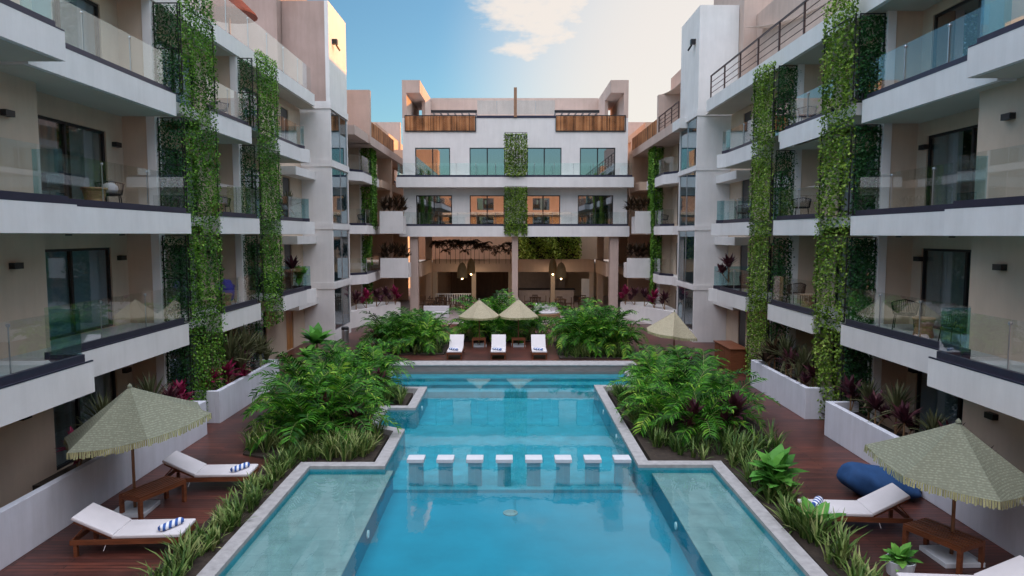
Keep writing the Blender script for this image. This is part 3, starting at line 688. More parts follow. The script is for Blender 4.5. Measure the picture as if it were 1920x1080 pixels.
# ------------------------------------------------------------------ rear centre block
cb = empty('rear_block', (.3, 55, 0), 0, True)
tag(cb, 'white rear hotel block raised on columns over the open restaurant', 'building')
Yf = 50.0
cx = lambda px, Y=50.0: (px - 957) / 1270 * (Y * .997)
win3 = [(780, 845), (881, 947), (988, 1052), (1086, 1152)]; win2 = [(781, 848), (881, 946), (986, 1050), (1083, 1149)]
holes = [(cx(a), cx(b), 9.98, 12.12) for a, b in win3] + [(cx(a), cx(b), 6.5, 8.68) for a, b in win2]
bld_part(cb, 'wall', MB().wall('y', Yf, Yf + .3, cx(757), cx(1175), 5.7, 14.25, holes), 'white')
for i, h in enumerate(holes): sliding_door(cb, 'y', Yf, 1, *h, 'sheer' if i in (1, 2) else 'none', 'mirror', 2, name='window')
bld_part(cb, 'wall', MB().box(cx(757), cx(757) + .3, Yf + .31, 62, 5.7, 14.25), 'white')
bld_part(cb, 'wall', MB().box(cx(1175) - .3, cx(1175), Yf + .31, 62, 5.7, 14.25), 'white')
for nm_, x0, x1, zb, zt in (('balcony', -8.0, 8.58, 5.66, 6.42), ('balcony', -8.2, 8.85, 9.2, 9.92)):
    bal = bld_part(cb, nm_, MB().box(x0, x1, 49.0, Yf - .002, zb, zt), 'white')
    rail(bal, (x0 + .1, 49.1), (x1 - .1, 49.1), zt + .003, 1.0, step=1.4)
    rail(bal, (x0 + .1, 49.15), (x0 + .1, Yf - .05), zt + .003, 1.0, 'sideglass', posts=False)
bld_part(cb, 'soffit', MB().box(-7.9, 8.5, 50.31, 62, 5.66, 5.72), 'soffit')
# roof terrace: bamboo panels, glass rail, corner frames, penthouse
rf = bld_part(cb, 'roof', MB().box(cx(757) + .31, cx(1175) - .31, Yf + .31, 62, 13.9, 14.1), 'white')
for a, b in ((763, 892), (1042, 1169)):
    sl = MB(); x = cx(a)
    while x < cx(b) - .05:
        ww = random.uniform(.045, .085); sl.box(x, x + ww, Yf - .07 + random.uniform(-.008, .008), Yf - .03, 13.34, 14.38); x += ww + .01
    bm = bld_part(cb, 'bamboo_screen', sl, 'bamboo')
    fr = MB(); fr.box(cx(a) - .05, cx(b) + .05, Yf - .08, Yf - .005, 14.38, 14.44); fr.box(cx(a) - .05, cx(b) + .05, Yf - .08, Yf - .005, 13.27, 13.335)
    fr.box(cx(a) - .06, cx(a) - .005, Yf - .08, Yf - .005, 13.336, 14.379); fr.box(cx(b) + .005, cx(b) + .06, Yf - .08, Yf - .005, 13.336, 14.379); add(bm, 'screen_frame', fr, 'frame')
    # pergola behind the screen
    pg = MB(); x0 = cx(a) + (1.9 if a < 900 else 0); x1 = cx(b) - (0 if a < 900 else 1.9)
    for k in range(7): xx = x0 + (x1 - x0) * k / 6; pg.box(xx - .05, xx + .05, Yf + .6, Yf + 3.2, 14.75, 14.85)
    pg.box(x0 - .1, x1 + .1, Yf + .45, Yf + .6, 14.70, 14.9); pg.box(x0 - .1, x1 + .1, Yf + 3.2, Yf + 3.3, 14.70, 14.9)
    bld_part(cb, 'pergola', pg, 'frame')
tr = bld_part(cb, 'parapet', MB().box(cx(893) + .06, cx(1042) - .06, Yf - .03, Yf + .33, 14.252, 14.42), 'channel')
rail(tr, (cx(893) + .1, Yf + .1), (cx(1042) - .1, Yf + .1), 14.42, 1.1, step=1.35, chan=False)
for s, xa, xb in ((-1, cx(757), cx(790)), (1, cx(1175), cx(1142))):
    fr = MB()
    fr.box(xa, xa + (-s) * .32, Yf - .001, Yf + .3, 14.252, 16.95)                          # outer post
    fr.box(xa + (-s) * .32, xb, Yf - .001, Yf + .3, 16.05, 16.95)                            # lintel
    fr.box(xa, xa + (-s) * .3, Yf + .3, 57, 14.252, 16.949)                                  # side wall
    fr.box(xb, xb - (-s) * .25, Yf + .3, 57, 16.05, 16.949)
    fr.box(xa + (-s) * .3, xb - (-s) * .25, Yf + .3, 57, 16.05, 16.2)
    fr.box(xb, xb - (-s) * .25, 53.0, 57, 14.1, 16.05)
    bld_part(cb, 'corner_canopy', fr, 'mauve')
bld_part(cb, 'penthouse', MB().box(cx(790), cx(1142), 57.01, 62, 14.1, 17.05), 'mauve')
bld_part(cb, 'mast', MB().box(.25, .47, Yf - .14, Yf - .035, 14.3, 16.4), 'paleWood')
# columns
cols = [((768, 783), 49.3), ((960, 971), 49.3), ((1144, 1160), 49.3)]
for (a, b), Y in cols:
    bld_part(cb, 'column', MB().box(cx(a, Y), cx(b, Y), Y, Y + .6, 0, 5.655), 'mauve')
for px in (808, 960, 1110):
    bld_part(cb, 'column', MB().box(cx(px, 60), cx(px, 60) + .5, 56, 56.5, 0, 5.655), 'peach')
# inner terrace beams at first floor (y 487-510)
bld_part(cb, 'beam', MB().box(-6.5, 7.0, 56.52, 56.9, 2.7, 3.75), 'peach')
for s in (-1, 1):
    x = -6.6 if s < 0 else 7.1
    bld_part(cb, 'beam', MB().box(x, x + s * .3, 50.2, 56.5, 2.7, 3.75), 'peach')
bld_part(cb, 'gallery_slab', MB().box(-9, 9.3, 56.92, 64, 3.0, 3.3), 'soffit')
# restaurant back wall, pilasters, bar
bld_part(cb, 'wall', MB().box(-9.2, 9.5, 64, 64.3, 0, 2.99), 'tan')
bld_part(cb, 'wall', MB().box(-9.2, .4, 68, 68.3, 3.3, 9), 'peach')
for px in (775 + 40, 888, 957, 1037, 1110):
    bld_part(cb, 'pilaster', MB().box(cx(px, 57) - .18, cx(px, 57) + .18, 57.0, 57.4, 0, 2.99), 'tan')
brr = bld_part(cb, 'bar_counter', MB().box(.7, 5.4, 57.5, 58.3, 0, 1.12), 'bar'); add(brr, 'counter_top', MB().box(.6, 5.5, 57.4, 58.4, 1.12, 1.2), 'frame')
bld_part(cb, 'service_door', MB().box(6.0, 6.7, 57.05, 57.1, .05, 2.1), 'white')
bld_part(cb, 'louvre_panel', MB().box(.5, 5.0, 62, 62.1, .8, 2.7), 'bar')
bld_part(cb, 'louvre_panel', MB().box(-5.5, .2, 62, 62.1, .1, 2.7), 'darkwood')
rl = MB(); x = -6.1
while x < -3.3: rl.box(x, x + .07, 55.0, 55.04, .1, .95); x += .19
rl.box(-6.1, -3.2, 54.98, 55.06, .95, 1.02); rl.box(-6.1, -3.2, 54.99, 55.05, .06, .1)
tag(rl.build('picket_fence', 'white'), 'longer low white picket railing at the left of the restaurant terrace', 'fence')
rl = MB(); x = -1.0
while x < .6: rl.box(x, x + .07, 55.0, 55.04, .1, .95); x += .19
rl.box(-1.0, .6, 54.98, 55.06, .95, 1.02)
tag(rl.build('picket_fence', 'white'), 'short white picket railing behind the pair of far umbrellas', 'fence')
# building behind the camera, seen only in reflections
bb = empty('facing_building', (0, -22, 0), 0, True); tag(bb, 'sunlit peach hotel block facing the pool from the near end', 'building')
hb = [(x, x + 3, z, z + 2.1) for x in (-11, -6, -1, 4, 9) for z in (.3, 3.6, 6.9, 10.2)]
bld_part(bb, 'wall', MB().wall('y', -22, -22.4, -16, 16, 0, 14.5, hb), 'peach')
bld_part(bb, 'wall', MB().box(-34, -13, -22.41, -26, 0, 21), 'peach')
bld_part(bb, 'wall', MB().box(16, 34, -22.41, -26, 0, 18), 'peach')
for h in hb: bld_part(bb, 'window', MB().box(h[0] + .02, h[1] - .02, -22.2, -22.15, h[2] + .02, h[3] - .02), 'mirror')
for z in (3.0, 6.3, 9.6): bld_part(bb, 'balcony', MB().box(-15, 15, -21.99, -20.6, z - .3, z + .25), 'white')
# ------------------------------------------------------------------ planter walls on the decks
for s, segs in ((-1, ((4, 19.35, -8.83), (20.5, 25.9, -8.95))), (1, ((4, 19.3, 9.12), (20.95, 25.8, 9.27)))):
    for i, (y0, y1, x) in enumerate(segs):
        t_ = .16 * s; mb = MB(); mb.box(x, x + t_, y0, y1, 0, 1.0); mb.box(x + t_, x + s * .9, y1 - .16, y1, 0, .999)
        if i: mb.box(x + t_, x + s * .9, y0, y0 + .16, 0, .999)
        o = mb.build('planter_wall', 'planter', bevel=.01)
        tag(o, ('long low white wall beside the ' if i == 0 else 'shorter low white planter wall farther along the ') + ('left deck' if s < 0 else 'right deck'), 'low wall', 'low white walls along the decks')
        ys = max(y0, 13.4) if i == 0 else y0 + .17
        sb = MB().box(x + t_ * 1.02, x + s * .88, ys, y1 - .17, .3, .72).build('soil_fill', 'soil', o)
for s in (-1, 1):
    x = -9.95 if s < 0 else 9.95
    o = MB().prism([(x + .3 * -s * -1, 41.5), (x - s * .0, 41.5), (x - s * 2.2, 47.5), (x - s * 2.0, 47.9), (x + s * .6, 47.9), (x + s * .6, 41.5)], 0, 1.05).build('planter_wall', 'white')
    tag(o, 'white angled planter by the terrace, ' + ('below the left rear balconies' if s < 0 else 'below the right rear balconies'), 'planter', 'angled white planters by the terrace')

# ================================================================== VINES
def leaf_quads(mb, pts, size, flat=None):
    """small two-triangle kite leaves at the given points hanging downwards"""
    V = mb.v; F = mb.f
    for (x, y, z) in pts:
        a = random.uniform(0, 2 * pi); t = random.uniform(.2, 1.2); r = size * random.uniform(.65, 1.25)
        dx, dy, dz = cos(a) * sin(t), sin(a) * sin(t), -cos(t)
        px, py = -sin(a), cos(a); k = len(V); w_ = r * .42
        V += [(x, y, z), (x + dx * r * .5 + px * w_, y + dy * r * .5 + py * w_, z + dz * r * .5), (x + dx * r, y + dy * r, z + dz * r), (x + dx * r * .5 - px * w_, y + dy * r * .5 - py * w_, z + dz * r * .5)]
        F.append((k, k + 1, k + 2, k + 3))
def strands(x0, x1, y0, y1, z0, z1, spacing, dens, size, ragged=.6, gap=.0, thick=.12, breaks=()):
    """strands of leaves over a vertical rectangle (x0,y0)-(x1,y1)"""
    mb = MB(); Ln = math.hypot(x1 - x0, y1 - y0); n = max(2, int(Ln / spacing)); nx, ny = -(y1 - y0) / Ln, (x1 - x0) / Ln
    for i in range(n + 1):
        if random.random() < gap: continue
        u = min(1, max(0, (i + random.uniform(-.35, .35)) / n)); zb = z0 + random.random() ** 2 * ragged * (1 + .8 * sin(i * .7)); zc = z1 - random.uniform(0, .05)
        ph = random.random() * 6; k = int((zc - zb) * dens); pts = []
        for j in range(k):
            z = zb + (zc - zb) * (j + random.random()) / k
            skip = .12
            for (b0, b1, pr_) in breaks:
                if b0 < z < b1: skip = pr_
            if random.random() < skip: continue
            o = (.35 + .65 * abs(sin(z * .9 + i * .35 + 1.3))) * thick * random.uniform(-1, 1); w_ = random.uniform(-.05, .05)
            pts.append((x0 + (x1 - x0) * u + nx * o + (x1 - x0) / Ln * w_, y0 + (y1 - y0) * u + ny * o + (y1 - y0) / Ln * w_, z))
        leaf_quads(mb, pts, size)
    return mb
def vine_screen(label, s, xf, ya, yb, ztop, zbot, fz, xs0, xs1, m, gap, size, dens, split=None):
    r = empty('hanging_vine_screen', (s * xf, ya, zbot), 0, True); tag(r, label, 'climbing plant', 'hanging vine screens on the wings')
    fr = MB(); t = .025
    for (z0, z1) in [(fz[i][1] + .03, fz[i + 1][0] - .05) for i in range(len(fz) - 1)] + [(.2, fz[0][0] - .05)]:
        if z1 < zbot + .5: continue
        y = ya + .02
        for a, b in ((xs0, xs0 + t), (xs1 - t, xs1)): fr.box(s * a, s * b, y - .02, y + .02, z0, z1)
        for z in [z0, (z0 + z1) / 2, z1 - t]: fr.box(s * xs0, s * xs1, y - .021, y + .021, z, z + t)
        for yy in (ya + .05, yb - .05): fr.box(s * xf - .02, s * xf + .02, yy - t / 2, yy + t / 2, z0, z1)
        for z in (z0, z1 - t): fr.box(s * xf - .022, s * xf + .022, ya + .05, yb - .05, z, z + t)
    bld_part(r, 'frame', fr, 'frame')
    net = MB()
    for (z0, z1) in [(fz[i][1] + .03, fz[i + 1][0] - .05) for i in range(len(fz) - 1)]:
        if z1 < zbot: continue
        x = xs0 + .05
        while x < xs1: net.box(s * x - .003, s * x + .003, ya + .045, ya + .05, z0, z1); x += .18
    bld_part(r, 'wires', net, 'frame')
    sd_ = None
    for i in range(len(fz)):
        z1 = fz[i][0] - .05; z0 = (fz[i - 1][1] + .02) if i else .3
        if z1 < zbot + .3: continue
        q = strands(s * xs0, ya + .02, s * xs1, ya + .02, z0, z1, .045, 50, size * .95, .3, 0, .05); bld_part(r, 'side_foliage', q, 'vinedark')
    for seg in (split or [(ya, yb, zbot, ztop, gap)]):
        br = [(a - .25, b + .05, .35) for a, b in fz[:3]]
        q = strands(s * xf, seg[0], s * xf, seg[1], seg[2], seg[3], .06, dens * 1.55, size, .9, seg[4], .13, br)
        bld_part(r, 'vine_curtain', q, m)
    return r
FZL = [(2.6, 3.23), (5.83, 6.4), (9.2, 9.77), (12.4, 13.0)]; FZR = [(2.6, 3.2), (5.78, 6.33), (9.0, 9.6), (12.1, 12.7)]
def strands(x0, y0, x1, y1, z0, z1, *a, _f=strands, **k): return _f(x0, x1, y0, y1, z0, z1, *a, **k)
vine_screen('dense dark green vine column on the left wing, nearest the pool umbrella', -1, 9.38, 19.72, 21.95, 13.2, .1, FZL, 9.42, 10.12, 'vine', 0, .072, 26)
vine_screen('slimmer green vine column on the left wing, ending above the ground floor', -1, 9.45, 25.75, 27.95, 12.75, 2.2, FZL, 9.6, 10.3, 'vine', 0, .072, 26)
vine_screen('sparse pale vine column with broken strands on the right wing', 1, 9.8, 19.7, 21.7, 12.9, .1, FZR, 9.9, 10.62, 'vine2', .0, .095, 18,
            split=[(20.5, 21.7, .0, 12.95, .08), (19.7, 20.5, 6.6, 12.9, .1), (19.75, 20.25, .2, 6.6, .25)])
vine_screen('full yellow-green vine column on the right wing beside the wooden cabinet', 1, 9.8, 25.65, 27.75, 12.3, .1, FZR, 9.95, 10.7, 'vine2', 0, .085, 23,
            split=[(26.6, 27.75, .0, 12.4, 0), (25.7, 26.6, .6, 12.3, .1)])
# rear vines
def small_vine(label, pts, m='vine', wire=True, **k):
    r = empty('hanging_vine_screen', (pts[0][0], pts[0][1], pts[0][4]), 0, True); tag(r, label, 'climbing plant', 'hanging vine screens on the rear buildings')
    for (x0, y0, x1, y1, z0, z1) in pts:
        bld_part(r, 'vine_curtain', strands(x0, y0, x1, y1, z0, z1, .05, 34, .13, .35, 0, .08), m)
        d_ = (Vector((x1 - x0, y1 - y0, 0))).normalized(); fr = MB()
        for f_ in (0, .5, 1): fr.tube((x0 + (x1 - x0) * f_, y0 + (y1 - y0) * f_, z0), (x0 + (x1 - x0) * f_, y0 + (y1 - y0) * f_, z1), .02, k=4)
        for z in (z0 + .3, (z0 + z1) / 2, z1): fr.tube((x0, y0, z), (x1, y1, z), .02, k=4)
        bld_part(r, 'frame', fr, 'frame')
small_vine('square green vine panels on the middle of the white rear block', [(-.4, 48.9, 1.18, 48.9, 9.98, 13.05), (-.4, 48.9, 1.18, 48.9, 5.75, 9.25)], 'vine2')
small_vine('narrow green vine column beside the left rear balconies', [(-9.45, 46.4, -9.5, 48.2, 6.2, 12.0), (-10.1, 46.45, -9.5, 46.45, 9.8, 11.7), (-10.1, 46.45, -9.5, 46.45, 6.5, 9.1), (-10.1, 46.45, -9.5, 46.45, 3.3, 5.8), (-10.1, 46.45, -9.5, 46.45, .6, 2.6)])
small_vine('narrow bright vine column beside the right rear balconies', [(9.75, 46.2, 9.8, 48.3, 6.2, 11.9), (9.75, 46.2, 9.8, 47.2, .8, 6.2), (10.3, 46.25, 9.8, 46.25, 9.65, 11.7), (10.3, 46.25, 9.8, 46.25, 6.4, 9.0), (10.3, 46.25, 9.8, 46.25, 3.2, 5.8)])

# ================================================================== PLANTS
def frond(mb, stem, base, az, L_, lift, droop, nleaf=26, ll=.34, w_=.022, segs=None):
    """arching pinnate frond"""
    pts = []; p_ = Vector(base); el = lift; st = 12
    for i in range(st + 1):
        pts.append(p_.copy()); el -= droop / st * (0.4 + 1.3 * i / st)
        p_ = p_ + Vector((cos(az) * cos(el), sin(az) * cos(el), sin(el))) * (L_ / st)
    for i in range(st): stem.tube(pts[i], pts[i + 1], .012 * (1 - i / st) + .003, k=4, cap=False)
    for i in range(nleaf):
        t = .22 + .78 * i / (nleaf - 1); q = t * st; k = min(st - 1, int(q)); a = pts[k].lerp(pts[k + 1], q - k)
        d_ = (pts[k + 1] - pts[k]).normalized(); side = d_.cross(Vector((0, 0, 1)))
        if side.length < .05: side = Vector((sin(az), -cos(az), 0))
        side.normalize(); up = side.cross(d_)
        l_ = ll * (1 - .6 * abs(t - .5) ** 1.3 * 1.6) * random.uniform(.85, 1.1)
        for sg_ in (-1, 1):
            v_ = (side * sg_ * .8 + d_ * .62 + up * random.uniform(.0, .34)).normalized()
            b_ = a + v_ * l_ * .55; c_ = b_ + (v_ + Vector((0, 0, -.55))).normalized() * l_ * .45
            o_ = d_ * w_; n = len(mb.v)
            mb.v += [tuple(a - o_ * .4), tuple(b_ - o_), tuple(c_), tuple(b_ + o_), tuple(a + o_ * .4)]
            mb.f += [(n, n + 1, n + 3, n + 4), (n + 1, n + 2, n + 3)]
def palm_protos():
    P_ = []
    for k in range(5):
        random.seed(100 + k); f_ = MB(); s_ = MB(); n = 13 + k % 3
        for i in range(n):
            a = i * 2.4 + random.random() * .5; r = random.uniform(.02, .18); ring = i / n
            base = (cos(a) * r, sin(a) * r, .15); up_ = R(82 - 42 * ring + random.uniform(-6, 6)); l_ = random.uniform(1.25, 1.75) * (1 - .15 * ring)
            frond(f_, s_, base, a, l_, up_, R(80 + 40 * ring), 19, .46, .027)
        for i in range(5): a = i * 1.3; s_.tube((cos(a) * .09, sin(a) * .09, 0), (cos(a) * .13, sin(a) * .13, .5), .022, .015, k=5)
        P_.append((f_.mesh('fronds', 'palm'), s_.mesh('stem', 'palmstem')))
    return P_
PAL = palm_protos()
def inst(name, meshes, names, loc, sc, rz, label, cat, group, zs=1):
    e = empty(name, loc, rz); e.scale = (sc, sc, sc * zs)
    for me, nn in zip(meshes, names):
        o = bpy.data.objects.new(nn, me); S.collection.objects.link(o); o.parent = e
    return tag(e, label, cat, group)
def palms(poly, n, smin, smax, label, group, seed, mind=.55, z=.05, zs=None):
    random.seed(seed); xs = [p_[0] for p_ in poly]; ys = [p_[1] for p_ in poly]; got = []
    def inside(x, y):
        c = False
        for i in range(len(poly)):
            (x1, y1), (x2, y2) = poly[i], poly[i - 1]
            if (y1 > y) != (y2 > y) and x < (x2 - x1) * (y - y1) / (y2 - y1) + x1: c = not c
        return c
    t = 0
    while len(got) < n and t < 4000:
        t += 1; x = random.uniform(min(xs), max(xs)); y = random.uniform(min(ys), max(ys))
        if not inside(x, y) or any(math.hypot(x - a, y - b) < mind for a, b in got): continue
        got.append((x, y)); inst('areca_palm', PAL[len(got) % 5], ('fronds', 'stem'), (x, y, z), random.uniform(smin, smax), random.random() * 6.28, label, 'palm', group, zs or random.uniform(.9, 1.4))
palms([(-4.4, 17.9), (-5.4, 18.0), (-6.1, 18.6), (-6.5, 20), (-6.4, 24), (-5.2, 24), (-5.1, 20), (-4.3, 19)], 11, .95, 1.2, 'bushy areca palm among those of the left poolside bed', 'areca palms of the left poolside bed', 5, .75)
palms([(-4.6, 22.9), (-6.4, 24), (-6.6, 27.3), (-5.9, 27.3), (-5.6, 26.0), (-4.5, 23.9)], 6, .8, 1.0, 'smaller areca palm at the far end of the left poolside bed', 'areca palms at the far end of the left bed', 6, .7)
palms([(4.5, 18.1), (5.5, 18.2), (6.2, 18.6), (6.7, 20), (6.6, 24), (6.4, 26.6), (5.6, 26.6), (4.6, 23.8)], 14, .9, 1.18, 'bushy areca palm among those of the right poolside bed', 'areca palms of the right poolside bed', 7, .72)
palms([(-6.6, 33.2), (-4.15, 33.2), (-4.15, 36), (-6.6, 36)], 15, .85, 1.08, 'areca palm in the square bed left of the loungers', 'areca palms left of the loungers', 8, .5, zs=1.35)
palms([(3.35, 32.4), (5.5, 32.2), (5.6, 35.8), (3.35, 35.8)], 17, .95, 1.2, 'areca palm in the square bed right of the loungers', 'areca palms right of the loungers', 9, .5, zs=1.45)
palms([(-2.3, 36.8), (1.6, 36.8), (1.6, 39), (-2.3, 39)], 9, 1.1, 1.45, 'areca palm behind the two umbrellas of the far loungers', 'areca palms behind the far loungers', 10, .6)

for (x, y, sc_h, rz_, lb) in ((-5.3, 25.0, 1.35, .3, 'tall arching areca palm over the far left pool corner'), (-6.6, 21.6, 1.3, 2.0, 'tall areca palm at the outer left edge of the left bed'), (-5.6, 18.6, 1.35, 4.0, 'large areca palm drooping at the front of the left bed'),
                         (6.2, 21.5, 1.3, 1.0, 'tall areca palm at the outer edge of the right bed'), (5.7, 25.4, 1.2, 5.0, 'large areca palm near the far end of the right bed')):
    inst('areca_palm', PAL[int(rz_) % 5], ('fronds', 'stem'), (x, y, .05), sc_h, rz_, lb, 'palm', None)
def blades(n, l0, l1, w_, cone, droop, mat_=None, mb=None, base=(0, 0, 0), seg=3, r0=.05):
    mb = mb or MB()
    for i in range(n):
        a = random.random() * 2 * pi; el = R(90) - abs(random.gauss(0, 1)) * cone; el = max(el, R(-20)); l_ = random.uniform(l0, l1)
        p_ = Vector(base) + Vector((cos(a), sin(a), 0)) * random.random() * r0; px = Vector((-sin(a), cos(a), 0)); k0 = len(mb.v)
        for j in range(seg + 1):
            ww = w_ * (.6 + .6 * sin(pi * min(1, (j + .6) / (seg + .6)))) if j < seg else .002
            mb.v += [tuple(p_ - px * ww), tuple(p_ + px * ww)]
            p_ = p_ + Vector((cos(a) * cos(el), sin(a) * cos(el), sin(el))) * (l_ / seg); el -= droop * random.uniform(.6, 1.3)
        for j in range(seg): q = k0 + 2 * j; mb.f.append((q, q + 1, q + 3, q + 2))
    return mb
def strap_bed(label, poly, dens, seed, l0=.35, l1=.7):
    random.seed(seed); xs = [p_[0] for p_ in poly]; ys = [p_[1] for p_ in poly]; mb = MB()
    def inside(x, y):
        c = False
        for i in range(len(poly)):
            (x1, y1), (x2, y2) = poly[i], poly[i - 1]
            if (y1 > y) != (y2 > y) and x < (x2 - x1) * (y - y1) / (y2 - y1) + x1: c = not c
        return c
    A = (max(xs) - min(xs)) * (max(ys) - min(ys)); hgt = .7 + .6 * random.random()
    for _ in range(int(A * dens)):
        x = random.uniform(min(xs), max(xs)); y = random.uniform(min(ys), max(ys))
        if inside(x, y): 
            sc = .75 + .5 * (.5 + .5 * sin(x * 3.1 + y * 2.3)); blades(random.randint(9, 14), l0 * sc, l1 * sc, .016, .36, R(17), mb=mb, base=(x, y, .04), r0=.07)
    o = mb.build('ground_cover', 'strap'); tag(o, label, 'ground cover', None, 'stuff')
strap_bed('strip of variegated strap leaves between left pool shelf and loungers', [(-5.38, 7), (-5.9, 7), (-5.9, 12), (-5.85, 14.5), (-6.1, 16.8), (-5.4, 16.8)], 26, 1, .28, .52)
strap_bed('strip of variegated strap leaves between right pool shelf and deck', [(5.5, 6), (6.0, 6), (6.05, 12), (5.95, 14.5), (6.1, 16.8), (5.5, 16.8)], 25, 2)
strap_bed('strap-leaf border along the front of the left palm bed', [(-3.6, 16.8), (-5.2, 16.8), (-7.1, 17.4), (-7.2, 18.3), (-5.2, 17.8), (-4.4, 18.2), (-3.8, 19.2), (-3.6, 19.0)], 20, 3)
strap_bed('strap-leaf border along the front of the right palm bed', [(3.75, 16.9), (5.3, 16.9), (7.2, 17.4), (7.3, 18.4), (5.3, 17.9), (4.3, 18.3), (4.2, 24.3), (3.75, 24.6)], 18, 4)
strap_bed('strap leaves around the notch of the left palm bed', [(-3.7, 22.35), (-5.2, 22.3), (-5.4, 23.3), (-4.6, 24.0), (-3.7, 24.4)], 19, 5)
strap_bed('grassy edge below the palms left of the far loungers', [(-7.1, 32.4), (-3.3, 32.4), (-3.3, 33.2), (-7.1, 33.2)], 9, 6)
strap_bed('grassy edge below the palms right of the far loungers', [(2.4, 31.4), (5.8, 31.4), (5.8, 32.4), (2.4, 32.4)], 11, 7)
strap_bed('low dark planting under the two far umbrellas', [(-2.7, 36.5), (1.8, 36.5), (1.8, 37.0), (-2.7, 37.0)], 14, 8)

# spiky rosette plants
def rosettes():
    out_ = {}
    for key, m, n, l0, l1, w_, cone, dr in (('spiky', 'spiky', 60, .4, .62, .018, .9, R(8)), ('plum', 'plum', 34, .3, .5, .035, .75, R(12)), ('magenta', 'magenta', 30, .3, .5, .045, .75, R(12)),
                                            ('brown', 'brown', 34, .35, .6, .035, .8, R(14)), ('bright', 'bright', 26, .25, .42, .075, .8, R(16))):
        random.seed(hash(key) % 1000 if False else len(key) * 7 + n)
        f_ = MB(); s_ = MB(); h = {'bright': .25}.get(key, .45)
        blades(n, l0, l1, w_, cone, dr, mb=f_, base=(0, 0, h), seg=3, r0=.03)
        if key != 'bright': blades(n // 2, l0 * .8, l1 * .8, w_, cone, dr, mb=f_, base=(.16, .1, h * .6), seg=3, r0=.03)
        s_.tube((0, 0, 0), (0, 0, h), .022, .015, k=6); s_.tube((0, 0, .02), (.16, .1, h * .6), .015, .012, k=5)
        out_[key] = (f_.mesh('leaves', m), s_.mesh('stem', 'stump'))
    return out_
ROS = rosettes()
KN = {'spiky': ('spiky olive dragon plant', 'dragon plant'), 'plum': ('dark plum-leaved cordyline', 'cordyline'), 'magenta': ('magenta-leaved cordyline', 'cordyline'), 'brown': ('dry brown-leaved plant', 'plant'), 'bright': ('bright green leafy plant', 'plant')}
def ros(key, x, y, z, sc, where, extra=''):
    lab = f"{extra}{KN[key][0]} {where}"
    return inst({'spiky': 'dragon_plant', 'plum': 'cordyline', 'magenta': 'cordyline', 'brown': 'leafy_plant', 'bright': 'leafy_plant'}[key], ROS[key], ('leaves', 'stem'), (x, y, z), sc, random.random() * 6, lab, KN[key][1], lab)
random.seed(21)
for x, y, k, sc in ((-9.3, 14.2, 'magenta', 1.1), (-9.4, 15.4, 'spiky', 1.5), (-9.3, 16.4, 'magenta', 1.0), (-9.4, 17.4, 'spiky', 1.5), (-9.3, 18.2, 'plum', 1.2), (-9.35, 18.9, 'magenta', 1.2), (-9.5, 16.0, 'plum', 1.0), (-9.2, 19.0, 'bright', .8)):
    ros(k, x, y, .7, sc, 'behind the long low wall on the left')
for x, y, k, sc in ((-9.4, 21.0, 'magenta', 1.1), (-9.3, 21.9, 'magenta', 1.2), (-9.5, 22.6, 'spiky', 2.0), (-9.3, 23.4, 'plum', 1.4), (-9.5, 24.0, 'spiky', 1.9), (-9.3, 24.9, 'spiky', 1.5), (-9.2, 22.9, 'magenta', 1.0)):
    ros(k, x, y, .7, sc, 'in the farther planter on the left')
for x, y, k, sc in ((9.6, 13.5, 'plum', 1.0), (9.7, 14.6, 'plum', 1.2), (9.75, 15.3, 'spiky', 1.1), (9.6, 16.2, 'plum', 1.2), (9.8, 16.9, 'spiky', 1.4), (9.6, 17.5, 'plum', 1.2), (9.8, 18.2, 'spiky', 1.2), (9.65, 18.9, 'plum', 1.3)):
    ros(k, x, y, .7, sc, 'behind the long low wall on the right')
for x, y, k, sc in ((9.75, 21.5, 'plum', 1.2), (9.8, 22.3, 'spiky', 1.5), (9.7, 23.1, 'plum', 1.4), (9.85, 23.9, 'spiky', 1.6), (9.75, 24.7, 'brown', 1.5), (9.8, 25.3, 'spiky', 1.3)):
    ros(k, x, y, .7, sc, 'in the farther planter on the right')
for x, y, k, sc, w_ in ((-5.4, 19.2, 'plum', 1.5, 'among the palms of the left bed, behind the front border'), (-4.6, 23.2, 'plum', 1.3, 'at the pool corner of the far left bed'), (-4.3, 18.6, 'plum', 1.2, 'low at the front of the left bed'),
                        (6.2, 18.4, 'plum', 1.7, 'at the front of the right bed'), (5.1, 18.6, 'plum', 1.4, 'beside the stone edge in the right bed'), (6.6, 24.6, 'plum', 1.7, 'at the back of the right bed near the cabinet'), (7.2, 25.6, 'plum', 1.5, 'at the outer back corner of the right bed'), (5.6, 22.0, 'plum', 1.4, 'amid the palms of the right bed'),
                        (-6.9, 33.4, 'plum', 1.2, 'in the square bed left of the loungers')):
    ros(k, x, y, .05, sc, w_)
ros('bright', 5.85, 14.6, .05, 1.9, 'rising from the right border strip by the shelf', 'wide '); ros('bright', 5.75, 14.3, .05, 1.4, 'at the foot of the wide one in the right border', 'small ')
ros('bright', 6.65, 11.15, .05, .9, 'in the white pot at the bottom right', 'compact ')
ros('bright', -7.9, 27.4, .8, 2.3, 'arching over the back of the left bed', 'tall ')
ros('bright', -8.0, 26.6, .5, 1.7, 'near the left tower door', 'lower ')
# white pot under it
pt = MB().lathe([(.16, 0), (.2, .02), (.24, .28), (.22, .28), (.2, .22)], 16).build('plant_pot', 'base', smooth=False); pt.location = (6.65, 11.15, 0); tag(pt, 'round white pot under the compact bright plant, bottom right', 'plant pot')
